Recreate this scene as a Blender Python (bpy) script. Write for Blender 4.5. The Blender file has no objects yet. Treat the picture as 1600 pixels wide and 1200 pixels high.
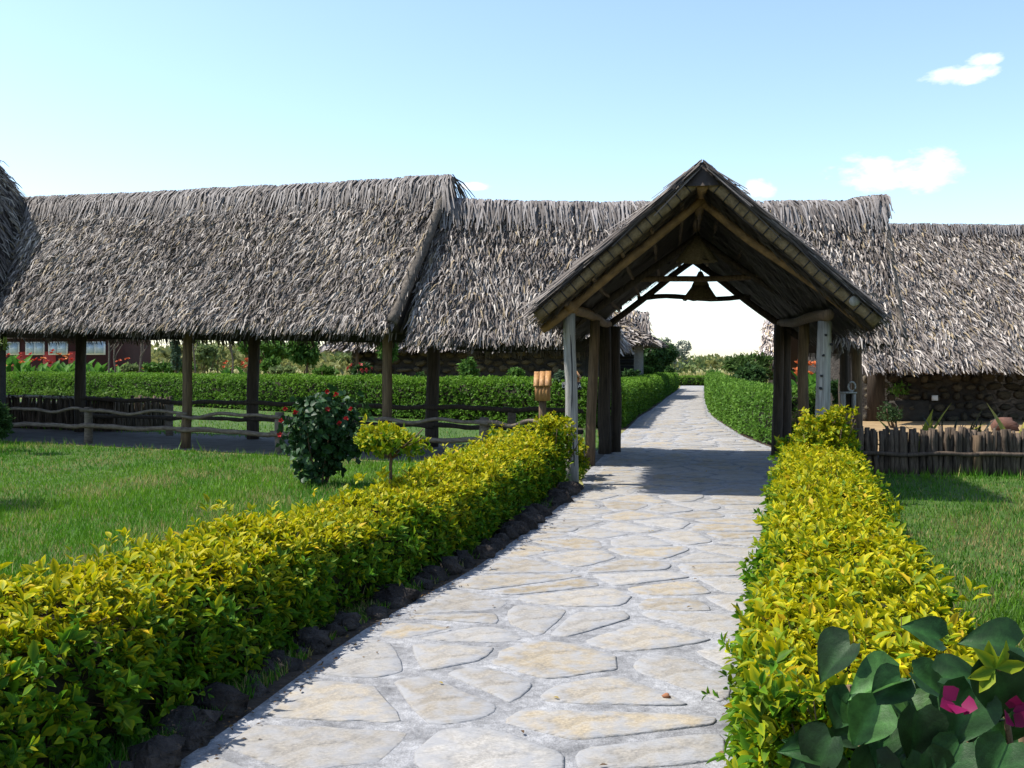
import bpy, math, random
import numpy as np
from mathutils import Matrix, Vector
R = math.radians
random.seed(7)
rng = np.random.default_rng(11)
scene = bpy.context.scene
C = scene.collection

# ------------------------------------------------------------------ camera, sky, sun, exposure
F, HZ, EYE = 1555.0, 570.0, 1.6
cam_d = bpy.data.cameras.new('camera'); cam = bpy.data.objects.new('camera', cam_d); C.objects.link(cam)
cam.location = (0, 0, EYE); cam.rotation_euler = (R(90), 0, 0)
cam_d.sensor_width = 36.0; cam_d.lens = 36.0 * F / 1600.0; cam_d.shift_y = (HZ - 600.0) / 1600.0
cam_d.clip_start = 0.05; cam_d.clip_end = 6000.0
scene.camera = cam

SUN_EL, SUN_AZ = 57.0, 277.0          # azimuth clockwise from +Y (the viewing direction)
EXPOSURE = 0.88
world = bpy.data.worlds.new('World'); scene.world = world; world.use_nodes = True
nt = world.node_tree; nt.nodes.clear()
def nd(tree, t, **kw):
    n = tree.nodes.new(t)
    for k, v in kw.items(): setattr(n, k, v)
    return n
def px_dir(px, py):
    v = Vector(((px - 800) / F, 1.0, -(py - HZ) / F)); v.normalize(); return v
out = nd(nt, 'ShaderNodeOutputWorld'); bg = nd(nt, 'ShaderNodeBackground'); bg.inputs['Strength'].default_value = 0.15
sky = nd(nt, 'ShaderNodeTexSky', sky_type='NISHITA', sun_disc=False)
sky.sun_elevation = R(SUN_EL); sky.sun_rotation = R(SUN_AZ); sky.altitude = 1100; sky.air_density = 1.15; sky.dust_density = 1.7; sky.ozone_density = 1.6
# a few small fair-weather clouds that hang in the sky, by direction
tc = nd(nt, 'ShaderNodeTexCoord')
noise = nd(nt, 'ShaderNodeTexNoise'); noise.inputs['Scale'].default_value = 30; noise.inputs['Detail'].default_value = 7; noise.inputs['Roughness'].default_value = 0.6
mp = nd(nt, 'ShaderNodeMapping'); mp.inputs['Scale'].default_value = (1, 1, 2.0)
nt.links.new(tc.outputs['Generated'], mp.inputs['Vector']); nt.links.new(mp.outputs['Vector'], noise.inputs['Vector'])
prev = None
for (cx, cy, rx, ry) in [(1405, 268, 88, 30), (1500, 118, 46, 13), (1538, 92, 24, 9), (1186, 296, 22, 18), (742, 291, 26, 6),
                         (-500, 120, 150, 40), (2200, 260, 120, 34), (2500, 60, 160, 40), (-1200, 280, 170, 36)]:
    c = px_dir(cx, cy)
    right = Vector((c.y, -c.x, 0)).normalized(); up = right.cross(c).normalized()
    vm = nd(nt, 'ShaderNodeVectorMath', operation='SUBTRACT'); vm.inputs[1].default_value = c
    nt.links.new(tc.outputs['Generated'], vm.inputs[0])
    parts = []
    for axis, rad in ((right, rx / F), (up, ry / F)):
        dp = nd(nt, 'ShaderNodeVectorMath', operation='DOT_PRODUCT'); dp.inputs[1].default_value = axis / rad
        nt.links.new(vm.outputs[0], dp.inputs[0])
        sq = nd(nt, 'ShaderNodeMath', operation='MULTIPLY'); nt.links.new(dp.outputs['Value'], sq.inputs[0]); nt.links.new(dp.outputs['Value'], sq.inputs[1]); parts.append(sq)
    front = nd(nt, 'ShaderNodeVectorMath', operation='DOT_PRODUCT'); front.inputs[1].default_value = c; nt.links.new(tc.outputs['Generated'], front.inputs[0])
    gt = nd(nt, 'ShaderNodeMath', operation='GREATER_THAN'); gt.inputs[1].default_value = 0.5; nt.links.new(front.outputs['Value'], gt.inputs[0])
    ad = nd(nt, 'ShaderNodeMath', operation='ADD'); nt.links.new(parts[0].outputs[0], ad.inputs[0]); nt.links.new(parts[1].outputs[0], ad.inputs[1])
    iv = nd(nt, 'ShaderNodeMath', operation='SUBTRACT'); iv.inputs[0].default_value = 1.6; nt.links.new(ad.outputs[0], iv.inputs[1])
    cl = nd(nt, 'ShaderNodeMath', operation='MAXIMUM'); cl.inputs[1].default_value = 0; nt.links.new(iv.outputs[0], cl.inputs[0])
    ml = nd(nt, 'ShaderNodeMath', operation='MULTIPLY'); nt.links.new(cl.outputs[0], ml.inputs[0]); nt.links.new(gt.outputs[0], ml.inputs[1])
    if prev is None: prev = ml
    else:
        mx = nd(nt, 'ShaderNodeMath', operation='MAXIMUM'); nt.links.new(prev.outputs[0], mx.inputs[0]); nt.links.new(ml.outputs[0], mx.inputs[1]); prev = mx
nm = nd(nt, 'ShaderNodeMath', operation='MULTIPLY_ADD'); nm.inputs[1].default_value = 5.0; nm.inputs[2].default_value = -2.55
nt.links.new(noise.outputs['Fac'], nm.inputs[0])
pa = nd(nt, 'ShaderNodeMath', operation='ADD'); nt.links.new(prev.outputs[0], pa.inputs[0]); nt.links.new(nm.outputs[0], pa.inputs[1])
pb = nd(nt, 'ShaderNodeMath', operation='MULTIPLY_ADD', use_clamp=True); pb.inputs[1].default_value = 0.62; pb.inputs[2].default_value = -0.22; nt.links.new(pa.outputs[0], pb.inputs[0])
pc = nd(nt, 'ShaderNodeMath', operation='MULTIPLY', use_clamp=True); pc.inputs[1].default_value = 3.0; nt.links.new(prev.outputs[0], pc.inputs[0])
cm = nd(nt, 'ShaderNodeMath', operation='MULTIPLY', use_clamp=True); nt.links.new(pb.outputs[0], cm.inputs[0]); nt.links.new(pc.outputs[0], cm.inputs[1])
mix = nd(nt, 'ShaderNodeMixRGB'); mix.inputs['Color2'].default_value = (5.0, 5.1, 5.2, 1)
nt.links.new(cm.outputs[0], mix.inputs['Fac']); nt.links.new(sky.outputs[0], mix.inputs['Color1'])
nt.links.new(mix.outputs[0], bg.inputs['Color']); nt.links.new(bg.outputs[0], out.inputs['Surface'])

sd = bpy.data.lights.new('sun', 'SUN'); so = bpy.data.objects.new('sun', sd); C.objects.link(so)
sd.energy = 4.8; sd.angle = R(0.53); sd.color = (1.0, 0.95, 0.87)
sv = Vector((math.sin(R(SUN_AZ)) * math.cos(R(SUN_EL)), math.cos(R(SUN_AZ)) * math.cos(R(SUN_EL)), math.sin(R(SUN_EL))))
so.rotation_euler = sv.to_track_quat('Z', 'Y').to_euler(); so.location = (-20, 5, 30)
vs = scene.view_settings
vs.view_transform = 'Standard'; vs.look = 'None'; vs.gamma = 1; vs.use_curve_mapping = False; vs.exposure = EXPOSURE
scene.render.engine = 'CYCLES'; scene.cycles.use_denoising = True; scene.cycles.max_bounces = 7; scene.cycles.transparent_max_bounces = 4

# ------------------------------------------------------------------ helpers
def P(px, py, d): return np.array([(px - 800) / F * d, d, EYE - (py - HZ) / F * d])
def PG(px, py, z=0.0):
    d = F * (EYE - z) / (py - HZ); return np.array([(px - 800) / F * d, d, z])
def onl(px, a, b):                       # the ground point in column px on the line Y = a - b X
    k = (px - 800) / F; d = a / (1 + b * k); return np.array([k * d, d, 0.0])
ORG = {}
def tag(o, label=None, cat=None, group=None, kind=None):
    if label: o['label'] = label
    if cat: o['category'] = cat
    if group: o['group'] = group
    if kind: o['kind'] = kind
    return o
def thing(name, loc, label, cat, group=None):
    o = bpy.data.objects.new(name, None); C.objects.link(o); o.empty_display_size = 0.2
    o.location = tuple(float(v) for v in loc); ORG[o] = np.array(loc, float); return tag(o, label, cat, group)
def make_mesh(name, V, Fs, mat, col=None, smooth=False):
    """V (n,3); Fs: list of int arrays (m,k); col (n,3) per vertex"""
    me = bpy.data.meshes.new(name); V = np.asarray(V, np.float32)
    if not isinstance(Fs, list): Fs = [Fs]
    Fs = [np.asarray(f, np.int32) for f in Fs if len(f)]
    nl = sum(f.size for f in Fs); npoly = sum(len(f) for f in Fs)
    me.vertices.add(len(V)); me.vertices.foreach_set('co', V.ravel())
    me.loops.add(nl); me.loops.foreach_set('vertex_index', np.concatenate([f.ravel() for f in Fs]))
    me.polygons.add(npoly)
    tot = np.concatenate([np.full(len(f), f.shape[1], np.int32) for f in Fs])
    st = np.concatenate([[0], np.cumsum(tot)[:-1]]).astype(np.int32)
    me.polygons.foreach_set('loop_start', st)
    if smooth: me.polygons.foreach_set('use_smooth', np.ones(npoly, bool))
    if col is not None:
        a = me.color_attributes.new('Col', 'FLOAT_COLOR', 'POINT')
        c4 = np.ones((len(V), 4), np.float32); c4[:, :3] = np.clip(col, 0, 1); a.data.foreach_set('color', c4.ravel())
    me.update(calc_edges=True); me.validate()
    me.materials.append(mat); return me
def build(name, V, Fs, mat, parent=None, col=None, smooth=False, loc=None):
    V = np.asarray(V, float)
    org = ORG[parent] if parent is not None else (np.array(loc, float) if loc is not None else np.zeros(3))
    o = bpy.data.objects.new(name, make_mesh(name, V - org, Fs, mat, col, smooth)); C.objects.link(o)
    if parent is not None: o.parent = parent
    else: o.location = tuple(org)
    ORG[o] = org; return o
class MB:
    def __init__(s): s.V, s.F, s.C, s.n = [], {}, [], 0
    def add(s, V, Fs, col=None):
        V = np.asarray(V, float)
        if not isinstance(Fs, list): Fs = [Fs]
        for f in Fs:
            f = np.asarray(f, int)
            if len(f): s.F.setdefault(f.shape[1], []).append(f + s.n)
        s.V.append(V); s.n += len(V)
        c = np.array((0.5, 0.5, 0.5)) if col is None else np.asarray(col, float)
        s.C.append(np.broadcast_to(c, (len(V), 3)))
        return s
    def build(s, name, mat, parent=None, smooth=False, loc=None):
        return build(name, np.concatenate(s.V), [np.concatenate(v) for v in s.F.values()], mat, parent, np.concatenate(s.C), smooth, loc)
def tube(pts, rad, n=8, wob=0.0, oval=1.0):
    pts = np.asarray(pts, float); m = len(pts); rad = np.broadcast_to(np.asarray(rad, float), (m,))
    V = []; up0 = np.array([0.31, 0.17, 0.93])
    for i in range(m):
        t = pts[min(i + 1, m - 1)] - pts[max(i - 1, 0)]; t = t / (np.linalg.norm(t) + 1e-9)
        u = np.array([1.0, 0, 0]) if abs(t[2]) > 0.8 else np.array([0, 0, 1.0])
        a = np.cross(u, t); a /= np.linalg.norm(a); b = np.cross(t, a)
        for k in range(n):
            th = 2 * math.pi * k / n; r = rad[i] * (1 + wob * random.uniform(-1, 1))
            V.append(pts[i] + a * math.cos(th) * r + b * math.sin(th) * r * oval)
    Fq = [(i * n + k, i * n + (k + 1) % n, (i + 1) * n + (k + 1) % n, (i + 1) * n + k) for i in range(m - 1) for k in range(n)]
    V.append(pts[0]); V.append(pts[-1]); c0, c1 = m * n, m * n + 1
    Ft = [(c0, (k + 1) % n, k) for k in range(n)] + [(c1, (m - 1) * n + k, (m - 1) * n + (k + 1) % n) for k in range(n)]
    return np.array(V), [np.array(Fq), np.array(Ft)]
def log(p0, p1, r0, r1=None, n=8, wob=0.06, bend=0.0, seg=6):
    p0, p1 = np.asarray(p0, float), np.asarray(p1, float); r1 = r0 if r1 is None else r1
    ts = np.linspace(0, 1, seg + 1); pts = []; L = np.linalg.norm(p1 - p0)
    ph = [random.uniform(0, 6.28) for _ in range(3)]; fr = [random.uniform(2, 7) for _ in range(3)]
    for t in ts:
        e = min(1, t * 6, (1 - t) * 6)
        pts.append(p0 + (p1 - p0) * t + bend * e * np.array([math.sin(ph[j] + fr[j] * t * max(1, L * 0.5)) for j in range(3)]))
    return tube(pts, r0 + (r1 - r0) * ts, n, wob)
def box(c, sx, sy, sz, rz=0.0):
    """centre of the base"""
    ca, sa = math.cos(rz), math.sin(rz); V = []
    for z in (0, sz):
        for x, y in ((-1, -1), (1, -1), (1, 1), (-1, 1)):
            X, Y = x * sx / 2, y * sy / 2; V.append((c[0] + X * ca - Y * sa, c[1] + X * sa + Y * ca, c[2] + z))
    return np.array(V), [np.array([(3, 2, 1, 0), (4, 5, 6, 7), (0, 1, 5, 4), (1, 2, 6, 5), (2, 3, 7, 6), (3, 0, 4, 7)])]
def nrm(a): return a / (np.linalg.norm(a, axis=-1, keepdims=True) + 1e-9)
def rot2(v, ang): c, s = math.cos(ang), math.sin(ang); return np.array([v[0] * c - v[1] * s, v[0] * s + v[1] * c])
def vnoise(p, seed=0):
    """cheap smooth noise in -1..1 from a few sines"""
    r = np.random.default_rng(seed); o = np.zeros(len(p))
    for i in range(6):
        k = r.normal(size=3) * (1 + i * 0.8); o += np.sin(p @ k + r.uniform(0, 6.28)) / (1 + i * 0.35)
    return o / 2.6

# ------------------------------------------------------------------ materials
def mat_new(name):
    m = bpy.data.materials.new(name); m.use_nodes = True; t = m.node_tree; t.nodes.clear()
    o = nd(t, 'ShaderNodeOutputMaterial'); b = nd(t, 'ShaderNodeBsdfPrincipled'); t.links.new(b.outputs[0], o.inputs['Surface'])
    return m, t, b, o
def mat_attr(name, rough=0.8, trans=0.0, spec=0.3, noise_amt=0.0, noise_scale=20.0, bump=0.0, stretch=(1, 1, 1)):
    m, t, b, o = mat_new(name)
    a = nd(t, 'ShaderNodeAttribute', attribute_name='Col'); src = a.outputs['Color']
    if noise_amt or bump:
        tcn = nd(t, 'ShaderNodeTexCoord'); mpn = nd(t, 'ShaderNodeMapping'); mpn.inputs['Scale'].default_value = stretch
        n = nd(t, 'ShaderNodeTexNoise'); n.inputs['Scale'].default_value = noise_scale; n.inputs['Detail'].default_value = 6; n.inputs['Roughness'].default_value = 0.65
        t.links.new(tcn.outputs['Object'], mpn.inputs[0]); t.links.new(mpn.outputs[0], n.inputs['Vector'])
    if noise_amt:
        mr = nd(t, 'ShaderNodeMapRange'); mr.inputs['From Min'].default_value = 0.3; mr.inputs['From Max'].default_value = 0.7
        mr.inputs['To Min'].default_value = 1 - noise_amt; mr.inputs['To Max'].default_value = 1 + noise_amt
        t.links.new(n.outputs['Fac'], mr.inputs[0])
        mu = nd(t, 'ShaderNodeVectorMath', operation='SCALE'); t.links.new(src, mu.inputs[0]); t.links.new(mr.outputs[0], mu.inputs['Scale']); src = mu.outputs[0]
    if bump:
        bp = nd(t, 'ShaderNodeBump'); bp.inputs['Strength'].default_value = bump; bp.inputs['Distance'].default_value = 0.02
        t.links.new(n.outputs['Fac'], bp.inputs['Height']); t.links.new(bp.outputs[0], b.inputs['Normal'])
    t.links.new(src, b.inputs['Base Color']); b.inputs['Roughness'].default_value = rough; b.inputs['Specular IOR Level'].default_value = spec
    if trans:
        tr = nd(t, 'ShaderNodeBsdfTranslucent'); mx = nd(t, 'ShaderNodeMixShader'); mx.inputs[0].default_value = trans
        t.links.new(src, tr.inputs['Color']); t.links.new(b.outputs[0], mx.inputs[1]); t.links.new(tr.outputs[0], mx.inputs[2]); t.links.new(mx.outputs[0], o.inputs['Surface'])
    return m
def mat_noise(name, c1, c2, scale=5.0, rough=0.85, bump=0.3, stretch=(1, 1, 1), c3=None, dist=0.02, spec=0.25, objrand=0.0, detail=8):
    m, t, b, o = mat_new(name)
    tcn = nd(t, 'ShaderNodeTexCoord'); mpn = nd(t, 'ShaderNodeMapping'); mpn.inputs['Scale'].default_value = stretch
    t.links.new(tcn.outputs['Object'], mpn.inputs[0])
    n = nd(t, 'ShaderNodeTexNoise'); n.inputs['Scale'].default_value = scale; n.inputs['Detail'].default_value = detail; n.inputs['Roughness'].default_value = 0.65
    t.links.new(mpn.outputs[0], n.inputs['Vector'])
    cr = nd(t, 'ShaderNodeValToRGB'); e = cr.color_ramp.elements
    e[0].position = 0.32; e[0].color = (*c1, 1); e[1].position = 0.68; e[1].color = (*c2, 1)
    if c3 is not None: x = e.new(0.52); x.color = (*c3, 1)
    t.links.new(n.outputs['Fac'], cr.inputs[0]); src = cr.outputs[0]
    if objrand:
        oi = nd(t, 'ShaderNodeObjectInfo'); mr = nd(t, 'ShaderNodeMapRange'); mr.inputs['To Min'].default_value = 1 - objrand; mr.inputs['To Max'].default_value = 1 + objrand
        t.links.new(oi.outputs['Random'], mr.inputs[0])
        mu = nd(t, 'ShaderNodeVectorMath', operation='SCALE'); t.links.new(src, mu.inputs[0]); t.links.new(mr.outputs[0], mu.inputs['Scale']); src = mu.outputs[0]
    t.links.new(src, b.inputs['Base Color']); b.inputs['Roughness'].default_value = rough; b.inputs['Specular IOR Level'].default_value = spec
    if bump:
        n2 = nd(t, 'ShaderNodeTexNoise'); n2.inputs['Scale'].default_value = scale * 4; n2.inputs['Detail'].default_value = 6
        t.links.new(mpn.outputs[0], n2.inputs['Vector'])
        bp = nd(t, 'ShaderNodeBump'); bp.inputs['Strength'].default_value = bump; bp.inputs['Distance'].default_value = dist
        t.links.new(n2.outputs['Fac'], bp.inputs['Height']); t.links.new(bp.outputs[0], b.inputs['Normal'])
    return m
M_leaf = mat_attr('leaf', 0.55, 0.34, 0.13)
M_dleaf = mat_attr('glossy_leaf', 0.5, 0.12, 0.22, 0.2, 14, 0.12)
M_grass = mat_attr('grass_blade', 0.55, 0.30, 0.3)
M_thatch = mat_attr('thatch', 0.75, 0.0, 0.25, 0.22, 30, 0)
M_flower = mat_attr('petal', 0.6, 0.25, 0.2)
M_attr = mat_attr('tinted', 0.8, 0, 0.25, 0.15, 12, 0.25)
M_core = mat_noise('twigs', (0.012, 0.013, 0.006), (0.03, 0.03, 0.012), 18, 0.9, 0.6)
M_greywood = mat_noise('weathered_grey_wood', (0.15, 0.14, 0.125), (0.34, 0.325, 0.295), 6, 0.85, 0.5, (5, 5, 0.35), (0.25, 0.24, 0.22))
M_brownwood = mat_noise('brown_wood', (0.05, 0.033, 0.02), (0.16, 0.105, 0.06), 6, 0.85, 0.5, (5, 5, 0.4))
M_darkwood = mat_noise('dark_wood', (0.022, 0.017, 0.013), (0.07, 0.052, 0.038), 6, 0.85, 0.5, (5, 5, 0.4))
M_railwood = mat_noise('rail_wood', (0.07, 0.052, 0.04), (0.19, 0.155, 0.12), 7, 0.85, 0.5, (1.2, 1.2, 4))
M_rafter = mat_noise('pole_wood', (0.075, 0.045, 0.02), (0.20, 0.12, 0.05), 5, 0.7, 0.3, (1.5, 1.5, 1.5))
M_roll = mat_noise('reed_roll', (0.075, 0.055, 0.032), (0.19, 0.14, 0.08), 14, 0.8, 0.6, (1, 1, 1))
M_vergeshade = mat_noise('verge_shade_thatch', (0.05, 0.042, 0.034), (0.15, 0.125, 0.10), 16, 0.9, 0.8, (1, 1, 1))
M_stick = mat_noise('stick_wood', (0.034, 0.025, 0.018), (0.115, 0.085, 0.062), 9, 0.85, 0.5, (4, 4, 0.5), None, 0.02, 0.2, 0.45)
M_lampwood = mat_noise('varnished_planks', (0.17, 0.075, 0.025), (0.42, 0.23, 0.085), 7, 0.55, 0.3, (6, 6, 0.5))
M_rock = mat_noise('lava_rock', (0.022, 0.018, 0.016), (0.085, 0.07, 0.06), 9, 0.95, 1.0, (1, 1, 1), None, 0.05, 0.15, 0.25)
M_mortar = mat_noise('mortar', (0.10, 0.10, 0.10), (0.34, 0.34, 0.343), 4.5, 0.92, 1.0, (1, 1, 1), (0.155, 0.155, 0.157), 0.02)
M_soil = mat_noise('savanna_ground', (0.14, 0.13, 0.045), (0.30, 0.25, 0.11), 0.6, 0.95, 0.4, (1, 1, 1), (0.19, 0.19, 0.065), 0.05)
M_lawn = mat_noise('turf', (0.022, 0.055, 0.006), (0.065, 0.10, 0.017), 2.5, 0.95, 0.6, (1, 1, 1), (0.04, 0.078, 0.010), 0.04)
M_floor = mat_noise('walkway_slabs', (0.05, 0.044, 0.038), (0.135, 0.12, 0.104), 2.5, 0.92, 0.6, (1, 2, 1))
M_sand = mat_noise('sandy_yard', (0.17, 0.11, 0.05), (0.30, 0.21, 0.11), 2.0, 0.95, 0.5)
M_stonewall = mat_noise('stone_wall', (0.022, 0.019, 0.016), (0.055, 0.048, 0.04), 2.2, 0.92, 0.9, (1, 1, 1.6), None, 0.05)
M_rubble = mat_noise('rubble', (0.035, 0.029, 0.02), (0.10, 0.082, 0.055), 5, 0.92, 0.7, (1, 1, 1), None, 0.04, 0.2, 0.4)
M_red = mat_noise('red_paint', (0.03, 0.008, 0.008), (0.05, 0.012, 0.011), 4, 0.7, 0.2)
M_white = mat_noise('white_paint', (0.6, 0.6, 0.6), (0.75, 0.75, 0.75), 4, 0.6, 0.1)
M_wicker = mat_noise('wicker', (0.09, 0.065, 0.035), (0.22, 0.165, 0.095), 30, 0.85, 0.8, (1, 1, 3))
M_black = mat_noise('black_paint', (0.012, 0.012, 0.014), (0.022, 0.022, 0.025), 6, 0.6, 0.1)
def mat_stone():
    m, t, b, o = mat_new('flagstone')
    a = nd(t, 'ShaderNodeAttribute', attribute_name='Col'); oi = nd(t, 'ShaderNodeObjectInfo'); tcn = nd(t, 'ShaderNodeTexCoord')
    n = nd(t, 'ShaderNodeTexNoise'); n.inputs['Scale'].default_value = 4.5; n.inputs['Detail'].default_value = 9; n.inputs['Roughness'].default_value = 0.7
    t.links.new(tcn.outputs['Object'], n.inputs['Vector'])
    cr = nd(t, 'ShaderNodeValToRGB'); e = cr.color_ramp.elements
    e[0].position = 0.30; e[0].color = (0.165, 0.155, 0.14, 1); e[1].position = 0.72; e[1].color = (0.305, 0.285, 0.25, 1)
    x = e.new(0.5); x.color = (0.285, 0.24, 0.172, 1)
    t.links.new(n.outputs['Fac'], cr.inputs[0])
    hs = nd(t, 'ShaderNodeHueSaturation'); mr = nd(t, 'ShaderNodeMapRange'); mr.inputs['To Min'].default_value = 0.82; mr.inputs['To Max'].default_value = 1.08
    ms = nd(t, 'ShaderNodeMath', operation='MULTIPLY_ADD'); ms.inputs[1].default_value = 0.8; ms.inputs[2].default_value = 0.35
    t.links.new(oi.outputs['Random'], mr.inputs[0]); t.links.new(mr.outputs[0], hs.inputs['Value'])
    fr = nd(t, 'ShaderNodeMath', operation='FRACT'); m7 = nd(t, 'ShaderNodeMath', operation='MULTIPLY'); m7.inputs[1].default_value = 7.31
    t.links.new(oi.outputs['Random'], m7.inputs[0]); t.links.new(m7.outputs[0], fr.inputs[0]); t.links.new(fr.outputs[0], ms.inputs[0]); t.links.new(ms.outputs[0], hs.inputs['Saturation'])
    g = nd(t, 'ShaderNodeTexNoise'); g.inputs['Scale'].default_value = 70; g.inputs['Detail'].default_value = 8; g.inputs['Roughness'].default_value = 0.75; t.links.new(tcn.outputs['Object'], g.inputs['Vector'])
    gr = nd(t, 'ShaderNodeMapRange'); gr.inputs['From Min'].default_value = 0.3; gr.inputs['From Max'].default_value = 0.7; gr.inputs['To Min'].default_value = 0.72; gr.inputs['To Max'].default_value = 1.22; t.links.new(g.outputs['Fac'], gr.inputs[0])
    gm = nd(t, 'ShaderNodeVectorMath', operation='SCALE'); t.links.new(cr.outputs[0], gm.inputs[0]); t.links.new(gr.outputs[0], gm.inputs['Scale'])
    t.links.new(gm.outputs[0], hs.inputs['Color'])
    n3 = nd(t, 'ShaderNodeTexNoise'); n3.inputs['Scale'].default_value = 11; n3.inputs['Detail'].default_value = 5; t.links.new(tcn.outputs['Object'], n3.inputs['Vector'])
    ed = nd(t, 'ShaderNodeMath', operation='MULTIPLY_ADD'); ed.inputs[1].default_value = 3.4; ed.inputs[2].default_value = -1.75
    t.links.new(n3.outputs['Fac'], ed.inputs[0])
    sm = nd(t, 'ShaderNodeMath', operation='ADD', use_clamp=True); sep = nd(t, 'ShaderNodeSeparateColor'); t.links.new(a.outputs['Color'], sep.inputs[0])
    t.links.new(sep.outputs[0], sm.inputs[0]); t.links.new(ed.outputs[0], sm.inputs[1])
    mx = nd(t, 'ShaderNodeMixRGB'); mx.inputs['Color2'].default_value = (0.245, 0.245, 0.248, 1); t.links.new(hs.outputs[0], mx.inputs['Color1']); t.links.new(sm.outputs[0], mx.inputs['Fac'])
    t.links.new(mx.outputs[0], b.inputs['Base Color']); b.inputs['Roughness'].default_value = 0.88; b.inputs['Specular IOR Level'].default_value = 0.25
    n2 = nd(t, 'ShaderNodeTexNoise'); n2.inputs['Scale'].default_value = 16; n2.inputs['Detail'].default_value = 8; mp2 = nd(t, 'ShaderNodeMapping'); mp2.inputs['Scale'].default_value = (0.6, 1.8, 1)
    t.links.new(tcn.outputs['Object'], mp2.inputs[0]); t.links.new(mp2.outputs[0], n2.inputs['Vector'])
    bp = nd(t, 'ShaderNodeBump'); bp.inputs['Strength'].default_value = 0.9; bp.inputs['Distance'].default_value = 0.03
    t.links.new(n2.outputs['Fac'], bp.inputs['Height']); t.links.new(bp.outputs[0], b.inputs['Normal'])
    return m
M_stone = mat_stone()
def mat_mortar():
    m, t, b, o = mat_new('mortar'); tcn = nd(t, 'ShaderNodeTexCoord'); srcs = []
    for sc, lo, hi in ((3.0, .62, 1.5), (19.0, .72, 1.3), (120.0, .7, 1.3)):
        n = nd(t, 'ShaderNodeTexNoise'); n.inputs['Scale'].default_value = sc; n.inputs['Detail'].default_value = 7; n.inputs['Roughness'].default_value = .7; t.links.new(tcn.outputs['Object'], n.inputs['Vector'])
        mr = nd(t, 'ShaderNodeMapRange'); mr.inputs['From Min'].default_value = .32; mr.inputs['From Max'].default_value = .68; mr.inputs['To Min'].default_value = lo; mr.inputs['To Max'].default_value = hi; t.links.new(n.outputs['Fac'], mr.inputs[0]); srcs.append((n, mr))
    prod = srcs[0][1]
    for _, mr in srcs[1:]: mm = nd(t, 'ShaderNodeMath', operation='MULTIPLY'); t.links.new(prod.outputs[0], mm.inputs[0]); t.links.new(mr.outputs[0], mm.inputs[1]); prod = mm
    v = nd(t, 'ShaderNodeVectorMath', operation='SCALE'); v.inputs[0].default_value = (.205, .205, .208); t.links.new(prod.outputs[0], v.inputs['Scale']); t.links.new(v.outputs[0], b.inputs['Base Color']); b.inputs['Roughness'].default_value = .95; b.inputs['Specular IOR Level'].default_value = .15
    bp = nd(t, 'ShaderNodeBump'); bp.inputs['Strength'].default_value = .9; bp.inputs['Distance'].default_value = .02; t.links.new(srcs[1][0].outputs['Fac'], bp.inputs['Height']); t.links.new(bp.outputs[0], b.inputs['Normal']); return m
M_mortar = mat_mortar()

# ------------------------------------------------------------------ leaves
LEAF_T = np.array([[0, 0, 0], [-0.5, 0.42, 0.10], [0, 0.45, -0.02], [0.5, 0.42, 0.10], [0, 1.0, -0.10], [-0.36, 0.72, 0.06], [0.36, 0.72, 0.06]])
LEAF_F3 = np.array([(0, 2, 1), (0, 3, 2), (1, 2, 5), (2, 3, 6), (5, 2, 4), (2, 6, 4)])
LEAF_S = np.array([[0, 0, 0], [-0.5, 0.45, 0.08], [0.5, 0.45, 0.08], [0, 1.0, -0.05]]); LEAF_SF = np.array([(0, 2, 3, 1)])
def leaf_mesh(org, dirv, nor, length, width, cc, ce, simple=False):
    """org,dirv,nor (n,3); cc/ce colours of midrib and edge (n,3)"""
    T, Fc = (LEAF_S, LEAF_SF) if simple else (LEAF_T, LEAF_F3)
    y = nrm(dirv); x = nrm(np.cross(y, nor)); z = np.cross(x, y)
    L = length[:, None, None]; W = width[:, None, None]
    V = org[:, None, :] + x[:, None, :] * T[None, :, 0:1] * W + y[:, None, :] * T[None, :, 1:2] * L + z[:, None, :] * T[None, :, 2:3] * L
    k = len(T); n = len(org)
    Fa = (Fc[None] + (np.arange(n) * k)[:, None, None]).reshape(-1, Fc.shape[1])
    e = (np.array([0.0, 1, .7, 0.7]) if simple else np.array([0.1, 1, 0, 1, 0.8, 1, 1]))[None, :, None]
    col = cc[:, None, :] * (1 - e) + ce[:, None, :] * e
    return V.reshape(-1, 3), Fa, col.reshape(-1, 3), (x, y, z)
def rosettes(cen, axis, k, length, spread=(0.5, 1.35), stem=0.03):
    """k leaves round each shoot tip -> origins, directions, normals"""
    n = len(cen); axis = nrm(axis)
    h = np.where(np.abs(axis[:, 2:3]) > 0.9, np.array([[1.0, 0, 0]]), np.array([[0, 0, 1.0]]))
    a = nrm(np.cross(axis, h)); b = np.cross(axis, a)
    th = rng.uniform(0, 6.28, (n, 1)) + np.arange(k)[None] * 2.4 + rng.normal(0, .25, (n, k))
    al = rng.uniform(spread[0], spread[1], (n, k))
    rad = a[:, None] * np.cos(th)[..., None] + b[:, None] * np.sin(th)[..., None]
    d = axis[:, None] * np.cos(al)[..., None] + rad * np.sin(al)[..., None]
    nr = axis[:, None] * np.sin(al)[..., None] - rad * np.cos(al)[..., None]
    o = cen[:, None] - axis[:, None] * (rng.uniform(0, 1.6, (n, k, 1)) * stem) + rad * 0.004
    nr = nr + rng.normal(0, .25, nr.shape)
    return o.reshape(-1, 3), d.reshape(-1, 3), nr.reshape(-1, 3)
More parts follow.
